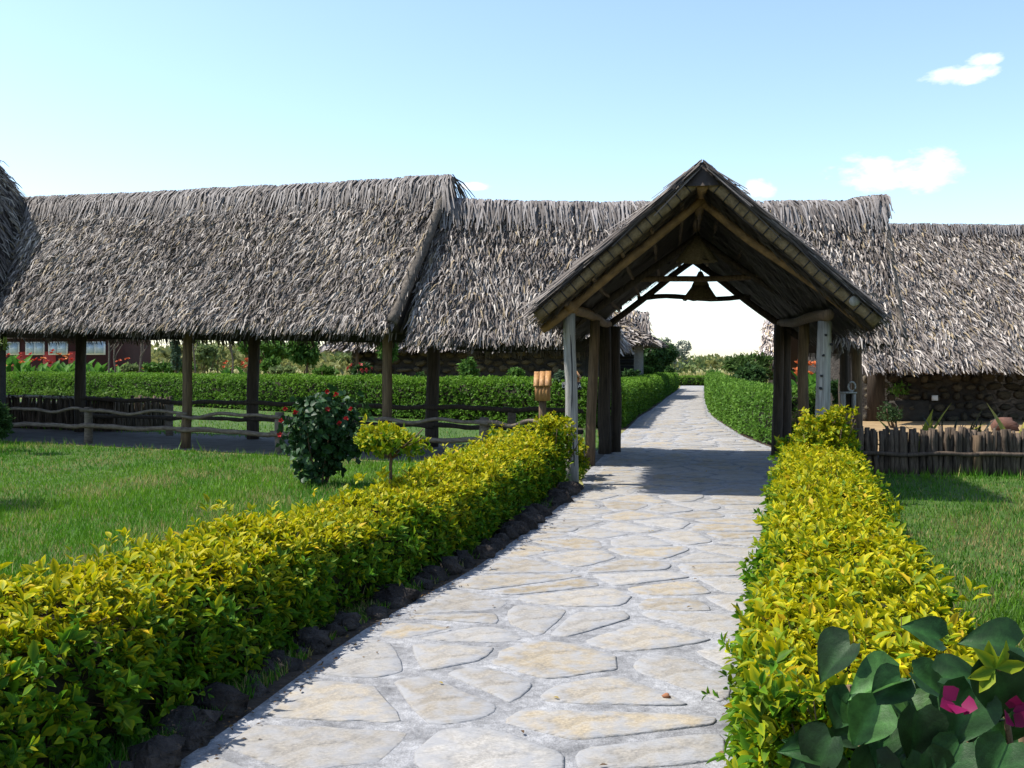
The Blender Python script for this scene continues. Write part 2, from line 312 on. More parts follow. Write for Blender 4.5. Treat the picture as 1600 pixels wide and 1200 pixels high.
def poly_at(pts, s):
    """point and tangent on a polyline (n,2) at arclengths s"""
    pts = np.asarray(pts, float); seg = np.linalg.norm(np.diff(pts, axis=0), axis=1); cum = np.concatenate([[0], np.cumsum(seg)])
    i = np.clip(np.searchsorted(cum, s, side='right') - 1, 0, len(seg) - 1); t = (s - cum[i]) / seg[i]
    p = pts[i] + (pts[i + 1] - pts[i]) * t[:, None]
    tv = np.gradient(pts, axis=0); tg = nrm(tv[i] * (1 - t[:, None]) + tv[i + 1] * t[:, None])
    return p, tg, cum[-1]
def hedge_surface(line, w, h, n, seed, bump=0.05, rnd=0.28, zb=0.06):
    """points and outward normals on a clipped hedge running along a polyline"""
    L = poly_at(line, np.array([0.0]))[2]
    s = rng.uniform(0, L, n); per = 2 * (h - zb) + w; q = rng.uniform(0, per, n)
    side = h - zb
    y = np.where(q < side, -w / 2, np.where(q < side + w, q - side - w / 2, w / 2)); z = np.where(q < side, zb + q, np.where(q < side + w, h, zb + per - q))
    ny = np.where(q < side, -1.0, np.where(q < side + w, 0, 1.0)); nz = np.where((q >= side) & (q < side + w), 1.0, 0.0)
    # round the shoulders
    e = np.clip((np.abs(y) - (w / 2 - rnd)) / rnd, 0, 1); f = np.clip((z - (h - rnd)) / rnd, 0, 1); k = e * f
    z = z - k * rnd * 0.30; y = y - np.sign(y) * k * rnd * 0.30
    ny = ny + np.sign(y) * k * 0.7; nz = nz + k * 0.7
    # square-ish ends
    cap = rng.uniform(0, 1, n) < (w / (L + 2 * w)); end = rng.uniform(0, 1, n) < 0.5
    s = np.where(cap, np.where(end, 0.02, L - 0.02), s); y = np.where(cap, rng.uniform(-w / 2, w / 2, n), y); z = np.where(cap, rng.uniform(zb, h, n), z)
    p2, tg, _ = poly_at(line, s); nv = np.stack([tg[:, 1], -tg[:, 0]], 1)
    P3 = np.concatenate([p2 + nv * y[:, None], z[:, None]], 1)
    N = np.concatenate([nv * ny[:, None], nz[:, None]], 1)
    N[cap] = np.concatenate([tg[cap] * np.where(end[cap], -1, 1)[:, None], np.zeros((cap.sum(), 1))], 1)
    N = nrm(N); b = vnoise(P3 * 1.6, seed) * bump + vnoise(P3 * 5, seed + 1) * bump * 0.6
    return P3 + N * b[:, None], N, z / h
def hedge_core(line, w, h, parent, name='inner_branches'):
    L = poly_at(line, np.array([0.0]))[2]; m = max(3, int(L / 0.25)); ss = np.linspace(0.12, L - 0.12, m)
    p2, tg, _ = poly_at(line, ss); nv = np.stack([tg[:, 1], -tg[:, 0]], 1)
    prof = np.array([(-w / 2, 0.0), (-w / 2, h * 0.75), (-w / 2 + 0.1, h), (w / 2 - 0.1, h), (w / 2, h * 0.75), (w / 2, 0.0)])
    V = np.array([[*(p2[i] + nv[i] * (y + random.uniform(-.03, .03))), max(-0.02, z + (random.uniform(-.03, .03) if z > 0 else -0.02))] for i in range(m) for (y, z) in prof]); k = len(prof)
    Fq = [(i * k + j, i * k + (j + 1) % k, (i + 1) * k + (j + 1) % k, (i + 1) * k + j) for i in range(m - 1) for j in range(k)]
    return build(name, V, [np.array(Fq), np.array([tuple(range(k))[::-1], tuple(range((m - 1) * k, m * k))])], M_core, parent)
LEAF_VARIANTS = {}
def single_leaves(parent, org, d, nr, L, W, cc, ce, key, mat, name='leaf', nvar=10):
    """leaves as objects of their own; meshes shared between alike leaves"""
    if key not in LEAF_VARIANTS:
        vs_ = []
        for j in range(nvar):
            i = j % len(org)
            V, Fa, col, _ = leaf_mesh(np.zeros((1, 3)), np.array([[0, 1.0, 0]]), np.array([[0, 0, 1.0]]), np.array([1.0]), np.array([W[i] / L[i]]), cc[i:i + 1], ce[i:i + 1])
            V[:, 2] += V[:, 1] ** 2 * random.uniform(-0.25, 0.12)
            vs_.append(make_mesh('leaf_blade', V, Fa, mat, col, True))
        LEAF_VARIANTS[key] = vs_
    x, y, z = None, nrm(d), None; x = nrm(np.cross(y, nr)); z = np.cross(x, y); o0 = ORG[parent]
    for i in range(len(org)):
        o = bpy.data.objects.new(name, LEAF_VARIANTS[key][random.randrange(nvar)]); C.objects.link(o); o.parent = parent
        l = float(L[i]); m = Matrix.Identity(4)
        for r in range(3): m[r][0], m[r][1], m[r][2], m[r][3] = x[i, r] * l, y[i, r] * l, z[i, r] * l, org[i, r] - o0[r]
        o.matrix_local = m

def mixc(a, b, t): return np.asarray(a)[None] * (1 - t[:, None]) + np.asarray(b)[None] * t[:, None]
YEL, YGR, GRN, DGR = (0.53, 0.44, 0.005), (0.22, 0.28, 0.006), (0.085, 0.20, 0.006), (0.035, 0.11, 0.006)
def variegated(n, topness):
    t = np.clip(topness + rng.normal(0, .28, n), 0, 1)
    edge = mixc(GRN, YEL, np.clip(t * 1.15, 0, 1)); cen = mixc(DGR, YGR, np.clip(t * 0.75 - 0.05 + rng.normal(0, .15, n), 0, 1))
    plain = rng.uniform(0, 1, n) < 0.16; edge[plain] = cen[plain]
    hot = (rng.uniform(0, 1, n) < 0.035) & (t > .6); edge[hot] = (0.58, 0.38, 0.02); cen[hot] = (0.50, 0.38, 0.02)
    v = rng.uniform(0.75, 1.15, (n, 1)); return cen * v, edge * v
def in_view(o, m=0): 
    px = 800 + o[:, 0] / np.maximum(o[:, 1], .1) * F; py = HZ + (EYE - o[:, 2]) / np.maximum(o[:, 1], .1) * F
    return (px > -m) & (px < 1600 + m) & (py > -m) & (py < 1200 + m) & (o[:, 1] > 0.5)

def yellow_hedge(line, w, h, label, dens, key, nparts=300, hfun=None):
    base = np.array([line[0][0], line[0][1], 0.0]); t = thing('variegated_hedge', base, label, 'hedge')
    L = poly_at(line, np.array([0.0]))[2]; area = L * (w + 2 * h)
    n = int(area * dens); p, N, zt = hedge_surface(line, w, h, n, 3 + len(key), 0.05)
    depth = rng.uniform(0, 1, n) ** 2 * 0.10; p = p - N * depth[:, None]
    ax = nrm(N * 0.75 + np.array([0, 0, 0.75]) + rng.normal(0, .35, (n, 3)))
    k = 6; o, d, nr = rosettes(p, ax, k, 0.07, (0.45, 1.35), 0.035)
    new_growth = np.repeat(np.clip((N[:, 2] * 0.65 + (zt - 0.45) * 0.75 + vnoise(p * 3, 5) * 0.28 + vnoise(p * .9, 6) * 0.22 - depth * 4), 0, 1), k)  # outer and top leaves are new growth, yellower by nature
    n2 = len(o); ln = rng.uniform(0.036, 0.070, n2) * np.repeat(rng.uniform(.75, 1.3, n), k); wd = ln * rng.uniform(0.38, 0.52, n2)
    # long shoots that the shears missed
    cc, ce = variegated(n2, new_growth)
    sp = rng.uniform(0, 1, n) < 0.06; lift = np.where(sp, rng.uniform(.04, .15, n), 0); o += np.repeat(ax * lift[:, None], k, 0)
    if hfun is not None: o[:, 2] *= hfun(o)
    keep = o[:, 2] > 0.03; o, d, nr, ln, wd, cc, ce, dp = o[keep], d[keep], nr[keep], ln[keep], wd[keep], cc[keep], ce[keep], np.repeat(depth, k)[keep]
    score = np.linalg.norm(o - np.array([0, 0, EYE]), axis=1) + dp * 12 + np.where(in_view(o, -10), 0, 100)
    pick = np.zeros(len(o), bool); pick[np.argsort(score)[:nparts]] = True
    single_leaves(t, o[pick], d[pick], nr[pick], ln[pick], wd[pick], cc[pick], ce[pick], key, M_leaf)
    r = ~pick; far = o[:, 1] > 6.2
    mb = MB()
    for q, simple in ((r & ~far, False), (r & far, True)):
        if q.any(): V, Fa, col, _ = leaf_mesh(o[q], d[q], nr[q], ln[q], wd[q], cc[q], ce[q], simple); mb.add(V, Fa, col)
    tag(mb.build('foliage', M_leaf, t), kind='stuff')
    # clipped twig ends that show between the leaves
    q = rng.choice(n, min(n, 2600), False); tb = p[q] - N[q] * .16; te = p[q] + ax[q] * rng.uniform(-.02, .05, len(q))[:, None]; sd_ = nrm(np.cross(te - tb, rng.normal(0, 1, (len(q), 3)))) * .0028; up_ = nrm(np.cross(te - tb, sd_)) * .0028
    if hfun is not None: tb[:, 2] *= hfun(tb); te[:, 2] *= hfun(te)
    V = np.stack([tb - sd_, tb + sd_, tb + up_, te - sd_ * .6, te + sd_ * .6, te + up_ * .6], 1).reshape(-1, 3); i6 = np.arange(len(q)) * 6
    tag(build('twigs', V, [np.concatenate([np.stack([i6 + a_, i6 + b_, i6 + b_ + 3, i6 + a_ + 3], 1) for a_, b_ in ((0, 1), (1, 2), (2, 0))])], M_brownwood, t), kind='stuff')
    hedge_core(line, w - 0.26, h - 0.15, t)
    return t

def green_hedge(line, w, h, label, dens, leaf=0.07, cols=((0.13, 0.25, 0.022), (0.05, 0.125, 0.012))):
    base = np.array([line[0][0], line[0][1], 0.0]); t = thing('clipped_hedge', base, label, 'hedge')
    L = poly_at(line, np.array([0.0]))[2]; n = int(L * (w + 2 * h) * dens); p, N, zt = hedge_surface(line, w, h, n, 21, 0.05)
    depth = rng.uniform(0, 1, n) ** 2 * 0.12; p = p - N * depth[:, None]
    ax = nrm(N * 0.8 + np.array([0, 0, 0.55]) + rng.normal(0, .4, (n, 3)))
    o, d, nr = rosettes(p, ax, 4, leaf, (0.4, 1.3), leaf * .5); m = len(o)
    ln = rng.uniform(0.7, 1.3, m) * leaf; wd = ln * rng.uniform(.42, .6, m)
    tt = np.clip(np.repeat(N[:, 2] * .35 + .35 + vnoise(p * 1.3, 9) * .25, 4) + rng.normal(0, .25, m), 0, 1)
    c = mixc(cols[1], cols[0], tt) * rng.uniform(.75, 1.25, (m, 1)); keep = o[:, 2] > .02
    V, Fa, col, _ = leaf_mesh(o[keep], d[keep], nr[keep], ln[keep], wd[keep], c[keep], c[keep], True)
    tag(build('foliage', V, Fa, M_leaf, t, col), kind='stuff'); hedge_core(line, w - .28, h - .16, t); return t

def crown(center, rad, nclust, leaf, cols, seed=0, k=5, lobes=7, fill=0.55, droop=0.0, wr=0.45, simple=True):
    """leaf cloud in an uneven crown: returns V,F,col"""
    r = np.random.default_rng(seed); rad = np.asarray(rad, float)
    lc = r.normal(0, 1, (lobes, 3)); lc = nrm(lc) * r.uniform(.25, .62, (lobes, 1)); lr = r.uniform(.36, .6, lobes)
    i = r.integers(0, lobes, nclust); u = nrm(r.normal(0, 1, (nclust, 3))); rr = r.uniform(fill, 1, nclust) ** 0.7
    q = lc[i] + u * (lr[i] * rr)[:, None]; p = np.asarray(center)[None] + q * rad
    ax = nrm(nrm(q) * .7 + u * .5 + np.array([0, 0, .45 - droop]) + r.normal(0, .35, (nclust, 3)))
    o, d, nr = rosettes(p, ax, k, leaf, (.4, 1.3), leaf * .6); m = len(o)
    if droop: d = nrm(d + np.array([0, 0, -droop]))
    ln = r.uniform(.65, 1.3, m) * leaf; wd = ln * r.uniform(.8, 1.2, m) * wr
    tt = np.clip(np.repeat(r.uniform(0, 1, nclust), k) * .7 + r.uniform(0, .3, m), 0, 1); c = mixc(cols[0], cols[1], tt) * r.uniform(.8, 1.2, (m, 1))
    return o, d, nr, ln, wd, c
def shrub(name, label, cat, center, rad, n, leaf, cols, seed=0, group=None, trunk=0.03, stems=4, k=5, lobes=7, fill=.55, droop=0., wr=.45, flowers=None, ground=0.0, trunk_mat=None):
    base = np.array([center[0], center[1], ground]); t = thing(name, base, label, cat, group)
    o, d, nr, ln, wd, c = crown(center, rad, n, leaf, cols, seed, k, lobes, fill, droop, wr)
    kp = o[:, 2] > ground + .02; V, Fa, col, _ = leaf_mesh(o[kp], d[kp], nr[kp], ln[kp], wd[kp], c[kp], c[kp], True)
    tag(build('crown' if cat == 'tree' else 'foliage', V, Fa, M_leaf, t, col), kind='stuff')
    mb = MB(); rr = random.Random(seed)
    if cat == 'tree':
        top = np.array(center) - np.array([0, 0, rad[2] * .35]); V, Fs = log(base - [0, 0, .03], top, trunk, trunk * .7, 7, .08, trunk * .8); build('trunk', V, Fs, trunk_mat or M_brownwood, t)
        mb2 = MB()
        for _ in range(stems):
            a = rr.uniform(0, 6.28); e = np.array(center) + np.array([math.cos(a) * rad[0] * .6, math.sin(a) * rad[1] * .6, rr.uniform(-.2, .5) * rad[2]])
            V, Fs = log(top - (top - base) * rr.uniform(0, .25), e, trunk * .55, trunk * .2, 6, .08, trunk); mb2.add(V, Fs)
        mb2.build('limbs', trunk_mat or M_brownwood, t)
    else:
        for _ in range(stems):
            a = rr.uniform(0, 6.28); e = np.array(center) + np.array([math.cos(a) * rad[0] * .6, math.sin(a) * rad[1] * .6, rr.uniform(-.3, .4) * rad[2]])
            V, Fs = log(base + [rr.uniform(-.06, .06), rr.uniform(-.06, .06), -.03], e, trunk, trunk * .4, 6, .08, trunk); mb.add(V, Fs)
        mb.build('stems', M_brownwood, t)
    if flowers:
        fc, fn, fs = flowers
        for j in range(fn):
            u = np.array([rr.gauss(0, 1), rr.gauss(-.6, 1), abs(rr.gauss(.5, .7))]); u /= np.linalg.norm(u); pos = np.array(center) + u * np.array(rad) * .92
            flower(t, pos, u, fs, fc, 6)
    return t
def flower(parent, pos, axis, size, colr, petals=6, name='flower', wf=.75):
    axis = nrm(np.asarray(axis, float)); o, d, nr = rosettes(np.asarray(pos, float)[None], axis[None], petals, size, (.5, 1.2), .002); m = len(o)
    c = np.array(colr)[None] * rng.uniform(.7, 1.2, (m, 1)); V, Fa, col, _ = leaf_mesh(o, d, nr, np.full(m, size), np.full(m, size * wf), c, c); return build(name, V, Fa, M_flower, parent, col)

# ------------------------------------------------------------------ ground, path, lawns
def sheet(name, pts, z, mat, label=None):
    V = np.array([(x, y, z) for x, y in pts]); o = build(name, V, [np.array([tuple(range(len(pts)))])], mat); o['kind'] = 'structure'; return o
sheet('ground', [(-3000, -300), (3000, -300), (3000, 5000), (-3000, 5000)], -0.012, M_soil)
EDGE = [(-3, -3.3, -.5), (0, -2.75, .05), (1.5, -2.35, .35), (3.0, -1.72, .70), (4.1, -1.28, .95), (5.8, -.93, 1.45), (6.8, -.62, 1.72), (7.7, -.30, 1.98), (10, .28, 2.66), (12, .72, 3.22), (13, .96, 3.55),
        (14, 1.0, 4.35), (16, 1.35, 4.65), (18, 1.72, 4.95), (20, 2.0, 5.02), (22, 2.35, 5.12), (26.2, 3.15, 5.6), (31, 4.0, 6.2), (35.5, 5.0, 7.0), (42, 6.3, 8.2), (48, 7.45, 9.35), (58, 9.5, 11.3), (68, 11.5, 13.2), (76, 12.9, 14.6)]
ED = np.array(EDGE)
def xl(d): return np.interp(d, ED[:, 0], ED[:, 1])
def xr(d): return np.interp(d, ED[:, 0], ED[:, 2])
V = []; 
for d in np.concatenate([np.arange(-3, 30, .5), np.arange(30, 77, 2)]):
    V += [(xl(d) - .02, d, 0.004), ((xl(d) + xr(d)) / 2, d, 0.012), (xr(d) + .02, d, 0.004)]
m = len(V) // 3
path = build('path', V, [np.array([(3 * i + j, 3 * i + j + 1, 3 * i + j + 4, 3 * i + j + 3) for i in range(m - 1) for j in (0, 1)])], M_mortar, smooth=True); path['kind'] = 'structure'
# flagstones: an uneven cell pattern, every stone a slab with rounded edges
def clip(poly, a, b, c):
    o = []
    for i in range(len(poly)):
        p, q = poly[i], poly[(i + 1) % len(poly)]; fp, fq = a * p[0] + b * p[1] - c, a * q[0] + b * q[1] - c
        if fp <= 0: o.append(p)
        if fp * fq < 0: t = fp / (fp - fq); o.append((p[0] + (q[0] - p[0]) * t, p[1] + (q[1] - p[1]) * t))
    return o
seeds = []; d = 1.6; rr = random.Random(5); row = 0
while d < 74.0:
    nf_ = .84 if d < 8 else 1.0; step = rr.uniform(.30, .46) * nf_ * (1 if d < 27 else 1 + (d - 27) * .03); W = float(xr(d) - xl(d)); ncol = max(2, int(round(W / (rr.uniform(.62, 1.05) * (1.02 if d < 8 else 1.0))))); off = rr.uniform(-.3, .3)
    for j in range(ncol): seeds.append((float(xl(d)) + W * (j + .5 + off * .6 + rr.uniform(-.3, .3)) / ncol, d + rr.uniform(-.20, .20)))
    d += step
S = np.array(seeds); stones = 0; far_stones = MB()
def cell(i):
    p = S[i]; w = 1.7; gap = rr.uniform(.014, .038)
    poly = [(p[0] - w, p[1] - w), (p[0] + w, p[1] - w), (p[0] + w, p[1] + w), (p[0] - w, p[1] + w)]
    for j in np.argsort(((S - p) ** 2).sum(1))[1:22]:
        q = S[j]; nx, ny = q - p; L = math.hypot(nx, ny); nx, ny = nx / L, ny / L
        poly = clip(poly, nx, ny, nx * (p[0] + q[0]) / 2 + ny * (p[1] + q[1]) / 2 - gap * rr.uniform(.5, 1.7))
        if len(poly) < 3: return []
    for e in (0, 1):                                   # the path's edges
        d0, d1 = p[1] - .5, p[1] + .5; f = xl if e == 0 else xr; A = np.array([f(d0), d0]); B = np.array([f(d1), d1]); t = (B - A) / np.linalg.norm(B - A)
        nx, ny = (-t[1], t[0]) if e == 0 else (t[1], -t[0]); poly = clip(poly, nx, ny, nx * A[0] + ny * A[1] - .05 - .08 * rr.random())
        if len(poly) < 3: return []
    return poly
for i in range(len(S)):
    poly = cell(i)
    if len(poly) < 3: continue
    q = np.array(poly); cen = q.mean(0); ar = 0.5 * abs(np.dot(q[:, 0], np.roll(q[:, 1], 1)) - np.dot(q[:, 1], np.roll(q[:, 0], 1)))
    if ar < .035 or np.linalg.norm(q - cen, axis=1).max() > 1.3: continue
    for it in range(2):                                # cut the corners
        nq = []
        for a, b in zip(q, np.roll(q, -1, 0)): f = .12 if it == 0 else .25; nq += [a * (1 - f) + b * f, a * f + b * (1 - f)]
        q = np.array(nq)
    keep = [0]
    for a in range(1, len(q)):
        if np.linalg.norm(q[a] - q[keep[-1]]) > .035: keep.append(a)
    q = q[keep]
    nq = []
    for a, b in zip(q, np.roll(q, -1, 0)):
        k_ = max(1, int(np.linalg.norm(b - a) / .09)); nq += [a + (b - a) * t_ / k_ for t_ in range(k_)]
    q = np.array(nq); n = len(q); wv = vnoise(np.c_[q * 5.5, np.full(n, i * 1.7)], 61); wv2 = vnoise(np.c_[q * 14, np.full(n, i * 2.3)], 62); ctr = q.mean(0); q = ctr + (q - ctr) * (1 - .045 + .055 * wv + .03 * wv2)[:, None]
    q += np.array([[rr.uniform(-.005, .005), rr.uniform(-.005, .005)] for _ in range(n)])
    cr_ = (cen[0] - xl(cen[1])) / (xr(cen[1]) - xl(cen[1])); zt = .008 + .008 * (1 - abs(2 * cr_ - 1)) + rr.uniform(.000, .005)
    inn = lambda k: cen + (q - cen) * np.maximum(0.2, 1 - k / (np.linalg.norm(q - cen, axis=1) + 1e-6))[:, None]
    V = np.concatenate([np.c_[q, np.full(n, -.005)], np.c_[q, np.full(n, zt - .005)], np.c_[inn(.012), np.full(n, zt)], np.c_[inn(.10), np.full(n, zt + .001)], [[cen[0], cen[1], zt + .001]]])
    Fq = np.array([(r_ * n + a, r_ * n + (a + 1) % n, (r_ + 1) * n + (a + 1) % n, (r_ + 1) * n + a) for r_ in range(3) for a in range(n)])
    Ft = np.array([(3 * n + a, 3 * n + (a + 1) % n, 4 * n) for a in range(n)])
    e = rr.uniform(.55, .95); col = np.repeat([[1.0] * 3, [e + .1] * 3, [e] * 3, [.30] * 3], n, 0); col = np.vstack([col, [[.05] * 3]])
    if stones >= 300 or cen[1] > 30: far_stones.add(V, [Fq, Ft], col); continue
    o = bpy.data.objects.new('flagstone', make_mesh('flagstone', V - np.array([cen[0], cen[1], 0]), [Fq, Ft], M_stone, col)); C.objects.link(o)
    o.parent = path; o.location = (cen[0], cen[1], 0); stones += 1
tag(far_stones.build('far_flagstones', M_stone, path), kind='stuff'); print('stones', stones, len(S))
A_F, B_L, A_B, A_R, A_E = 15.97, 0.5, 18.67, 17.3, 15.4      # left walkway: Y = A - B X (front posts, back posts, ridge, front eave)
lawnL = [(-40, -3), (-3.3, -3)] + [(float(xl(d)) - .1, d) for d in (0, 3, 4.1, 5.8, 7.7, 10, 12, 13, 14)] + [(0.95, 14.9), (-13, 15.4 + 6.6), (-40, 35)]
lawnR = [(40, -3), (40, 14.5), (4.6, 14.5)] + [(float(xr(d)) + .1, d) for d in (13, 12, 10, 7.7, 5.8, 4.1, 3, 0)] + [(-.4, -3)]
sheet('lawn', lawnL, -0.004, M_lawn); sheet('lawn', lawnR[::-1], -0.004, M_lawn)
sheet('lawn', [(-30, 33.5), (1.6, 17.8), (2.6, 25.0), (-2.2, 30.2), (-18, 46), (-40, 52)], -0.004, M_lawn)
sheet('walkway_floor', [(-22, 15.62 + 11), (1.3, 14.95), (1.9, 18.7), (-22, 19.0 + 11)], 0.0, M_floor)
sheet('walkway_floor', [(4.4, 14.7), (6.4, 14.3), (7.0, 18.2), (4.9, 18.4)], 0.0, M_floor)
sheet('yard', [(5.0, 14.75), (40, 14.75), (40, 60), (12, 60), (5.6, 24), (5.3, 18.5)], -0.006, M_sand)

M_bed = mat_noise('bed_soil', (0.03, 0.022, 0.015), (0.075, 0.052, 0.036), 7, 0.95, 0.8)
def bed(ds, side, w, z=.001):
    e = [(float(xl(d)) + .01, d) if side < 0 else (float(xr(d)) - .01, d) for d in ds]; f = [(x + side * w, d) for x, d in e]
    V = np.array([(x, y, z) for x, y in e + f]); n_ = len(e); o = build('hedge_bed', V, [np.array([(i, i + 1, n_ + i + 1, n_ + i) for i in range(n_ - 1)])], M_bed); o['kind'] = 'structure'
bed(np.arange(-1, 13.3, .4), -1, 1.3); bed(np.arange(-.5, 12.9, .4), 1, 1.1); bed(np.arange(18.6, 62, 1.2), 1, 1.4); bed(np.arange(24.6, 70, 1.2), -1, 1.5)
# grass blades: too many to count
def pip(x, y, poly):
    poly = np.array(poly); ins = np.zeros(len(x), bool); j = len(poly) - 1
    for i in range(len(poly)):
        a, b = poly[i], poly[j]; c = ((a[1] > y) != (b[1] > y)) & (x < (b[0] - a[0]) * (y - a[1]) / (b[1] - a[1] + 1e-12) + a[0]); ins ^= c; j = i
    return ins
def grass(name, label, poly, n, dmin, dmax, hscale=1.0, dry=0.25, colset=None, wmul=1.0, hm=(.03, .08), avoid=False):
    d = dmin * (dmax / dmin) ** rng.uniform(0, 1, n * 2); px = rng.uniform(-420, 2020, n * 2); x = (px - 800) / F * d
    ok = pip(x, d, poly)
    if avoid: ok &= ~((x > xl(d) - 1.6) & (x < xr(d) + 1.6) & (d < 78.5))
    x, d = x[ok][:n], d[ok][:n]; m = len(x)
    h = rng.uniform(hm[0], hm[1], m) * np.where(rng.uniform(0, 1, m) < .012, 2.2, 1) * hscale * (1 + .45 * vnoise(np.c_[x, d, 0 * x] * 1.1, 31)); w = (.0015 + .00032 * d) * rng.uniform(.7, 1.4, m) * wmul
    th = rng.uniform(0, 6.28, m); ln = h * rng.uniform(.1, .7, m); la = rng.uniform(0, 6.28, m)
    b = np.c_[x, d, np.full(m, -.006)]; sx = np.c_[np.cos(th), np.sin(th), 0 * th] * w[:, None]; lean = np.c_[np.cos(la), np.sin(la), 0 * la] * ln[:, None]; up = np.c_[0 * h, 0 * h, h]
    V = np.stack([b - sx, b + sx, b + lean * .35 + up * .6 + sx * .8, b + lean * .35 + up * .6 - sx * .8, b + lean + up], 1).reshape(-1, 3)
    i5 = np.arange(m) * 5; nr_ = d < 8.0; a5, b5 = i5[nr_], i5[~nr_]; Fq = np.stack([a5, a5 + 1, a5 + 2, a5 + 3], 1); Ft = np.concatenate([np.stack([a5 + 3, a5 + 2, a5 + 4], 1), np.stack([b5, b5 + 1, b5 + 4], 1)])
    g1, g2, dr = colset or ((.048, .17, .005), (.125, .26, .010), (.33, .28, .10))
    pt = np.clip(.5 + .75 * vnoise(np.c_[x, d, 0 * x] * .7, 33), 0, 1); c = mixc(g1, g2, np.clip(pt * .8 + rng.uniform(0, .4, m) - .1, 0, 1))
    dd = rng.uniform(0, 1, m) < dry * np.clip(.55 + 1.9 * vnoise(np.c_[x, d, 0 * x] * 1.3, 35), .08, 2.6); c[dd] = np.array(dr); c *= rng.uniform(.75, 1.25, (m, 1))
    return tag(build(name, V, [Fq, Ft], M_grass, None, np.repeat(c, 5, 0)), label, 'grass', None, 'stuff')
grass('lawn_grass', 'short green lawn grass between the hedge and the fenced walkway', lawnL, 235000, 3.6, 25)
grass('lawn_grass', 'short dry-flecked lawn grass in front of the stick fence', lawnR, 140000, 2.6, 15, dry=.3, colset=((.042, .135, .006), (.10, .205, .011), (.25, .21, .075)))
grass('lawn_grass', 'strip of bright lawn grass behind the fenced walkway', [(-30, 33.5), (1.6, 18.2), (2.4, 24.6), (-2.2, 29.6), (-18, 45.5), (-40, 52)], 26000, 18, 46, 1.2, .1)
# taller rough grass at the foot of the fences
grass('edge_grass', 'uncut grass fringe at the edge of the walkway floor', [(-20, 15.35 + 10), (1.0, 14.75), (.9, 15.1), (-20, 15.85 + 10)], 9000, 14, 26, 2.2, .2)
grass('edge_grass', 'uncut grass fringe along the foot of the stick fence', [(4.4, 14.0), (12, 13.4), (12, 14.2), (4.4, 14.6)], 5000, 13, 15, 2.6, .2)
grass('dry_grass', 'pale dry savanna grass beyond the gardens', [(-140, 90), (-32, 62), (-18, 50), (-8, 46), (6, 52), (18, 52), (60, 60), (260, 170), (-260, 170)], 70000, 46, 165, 1.0, .45, ((.20, .23, .05), (.33, .31, .10), (.45, .38, .18)), 1.6, (.25, .75), True)

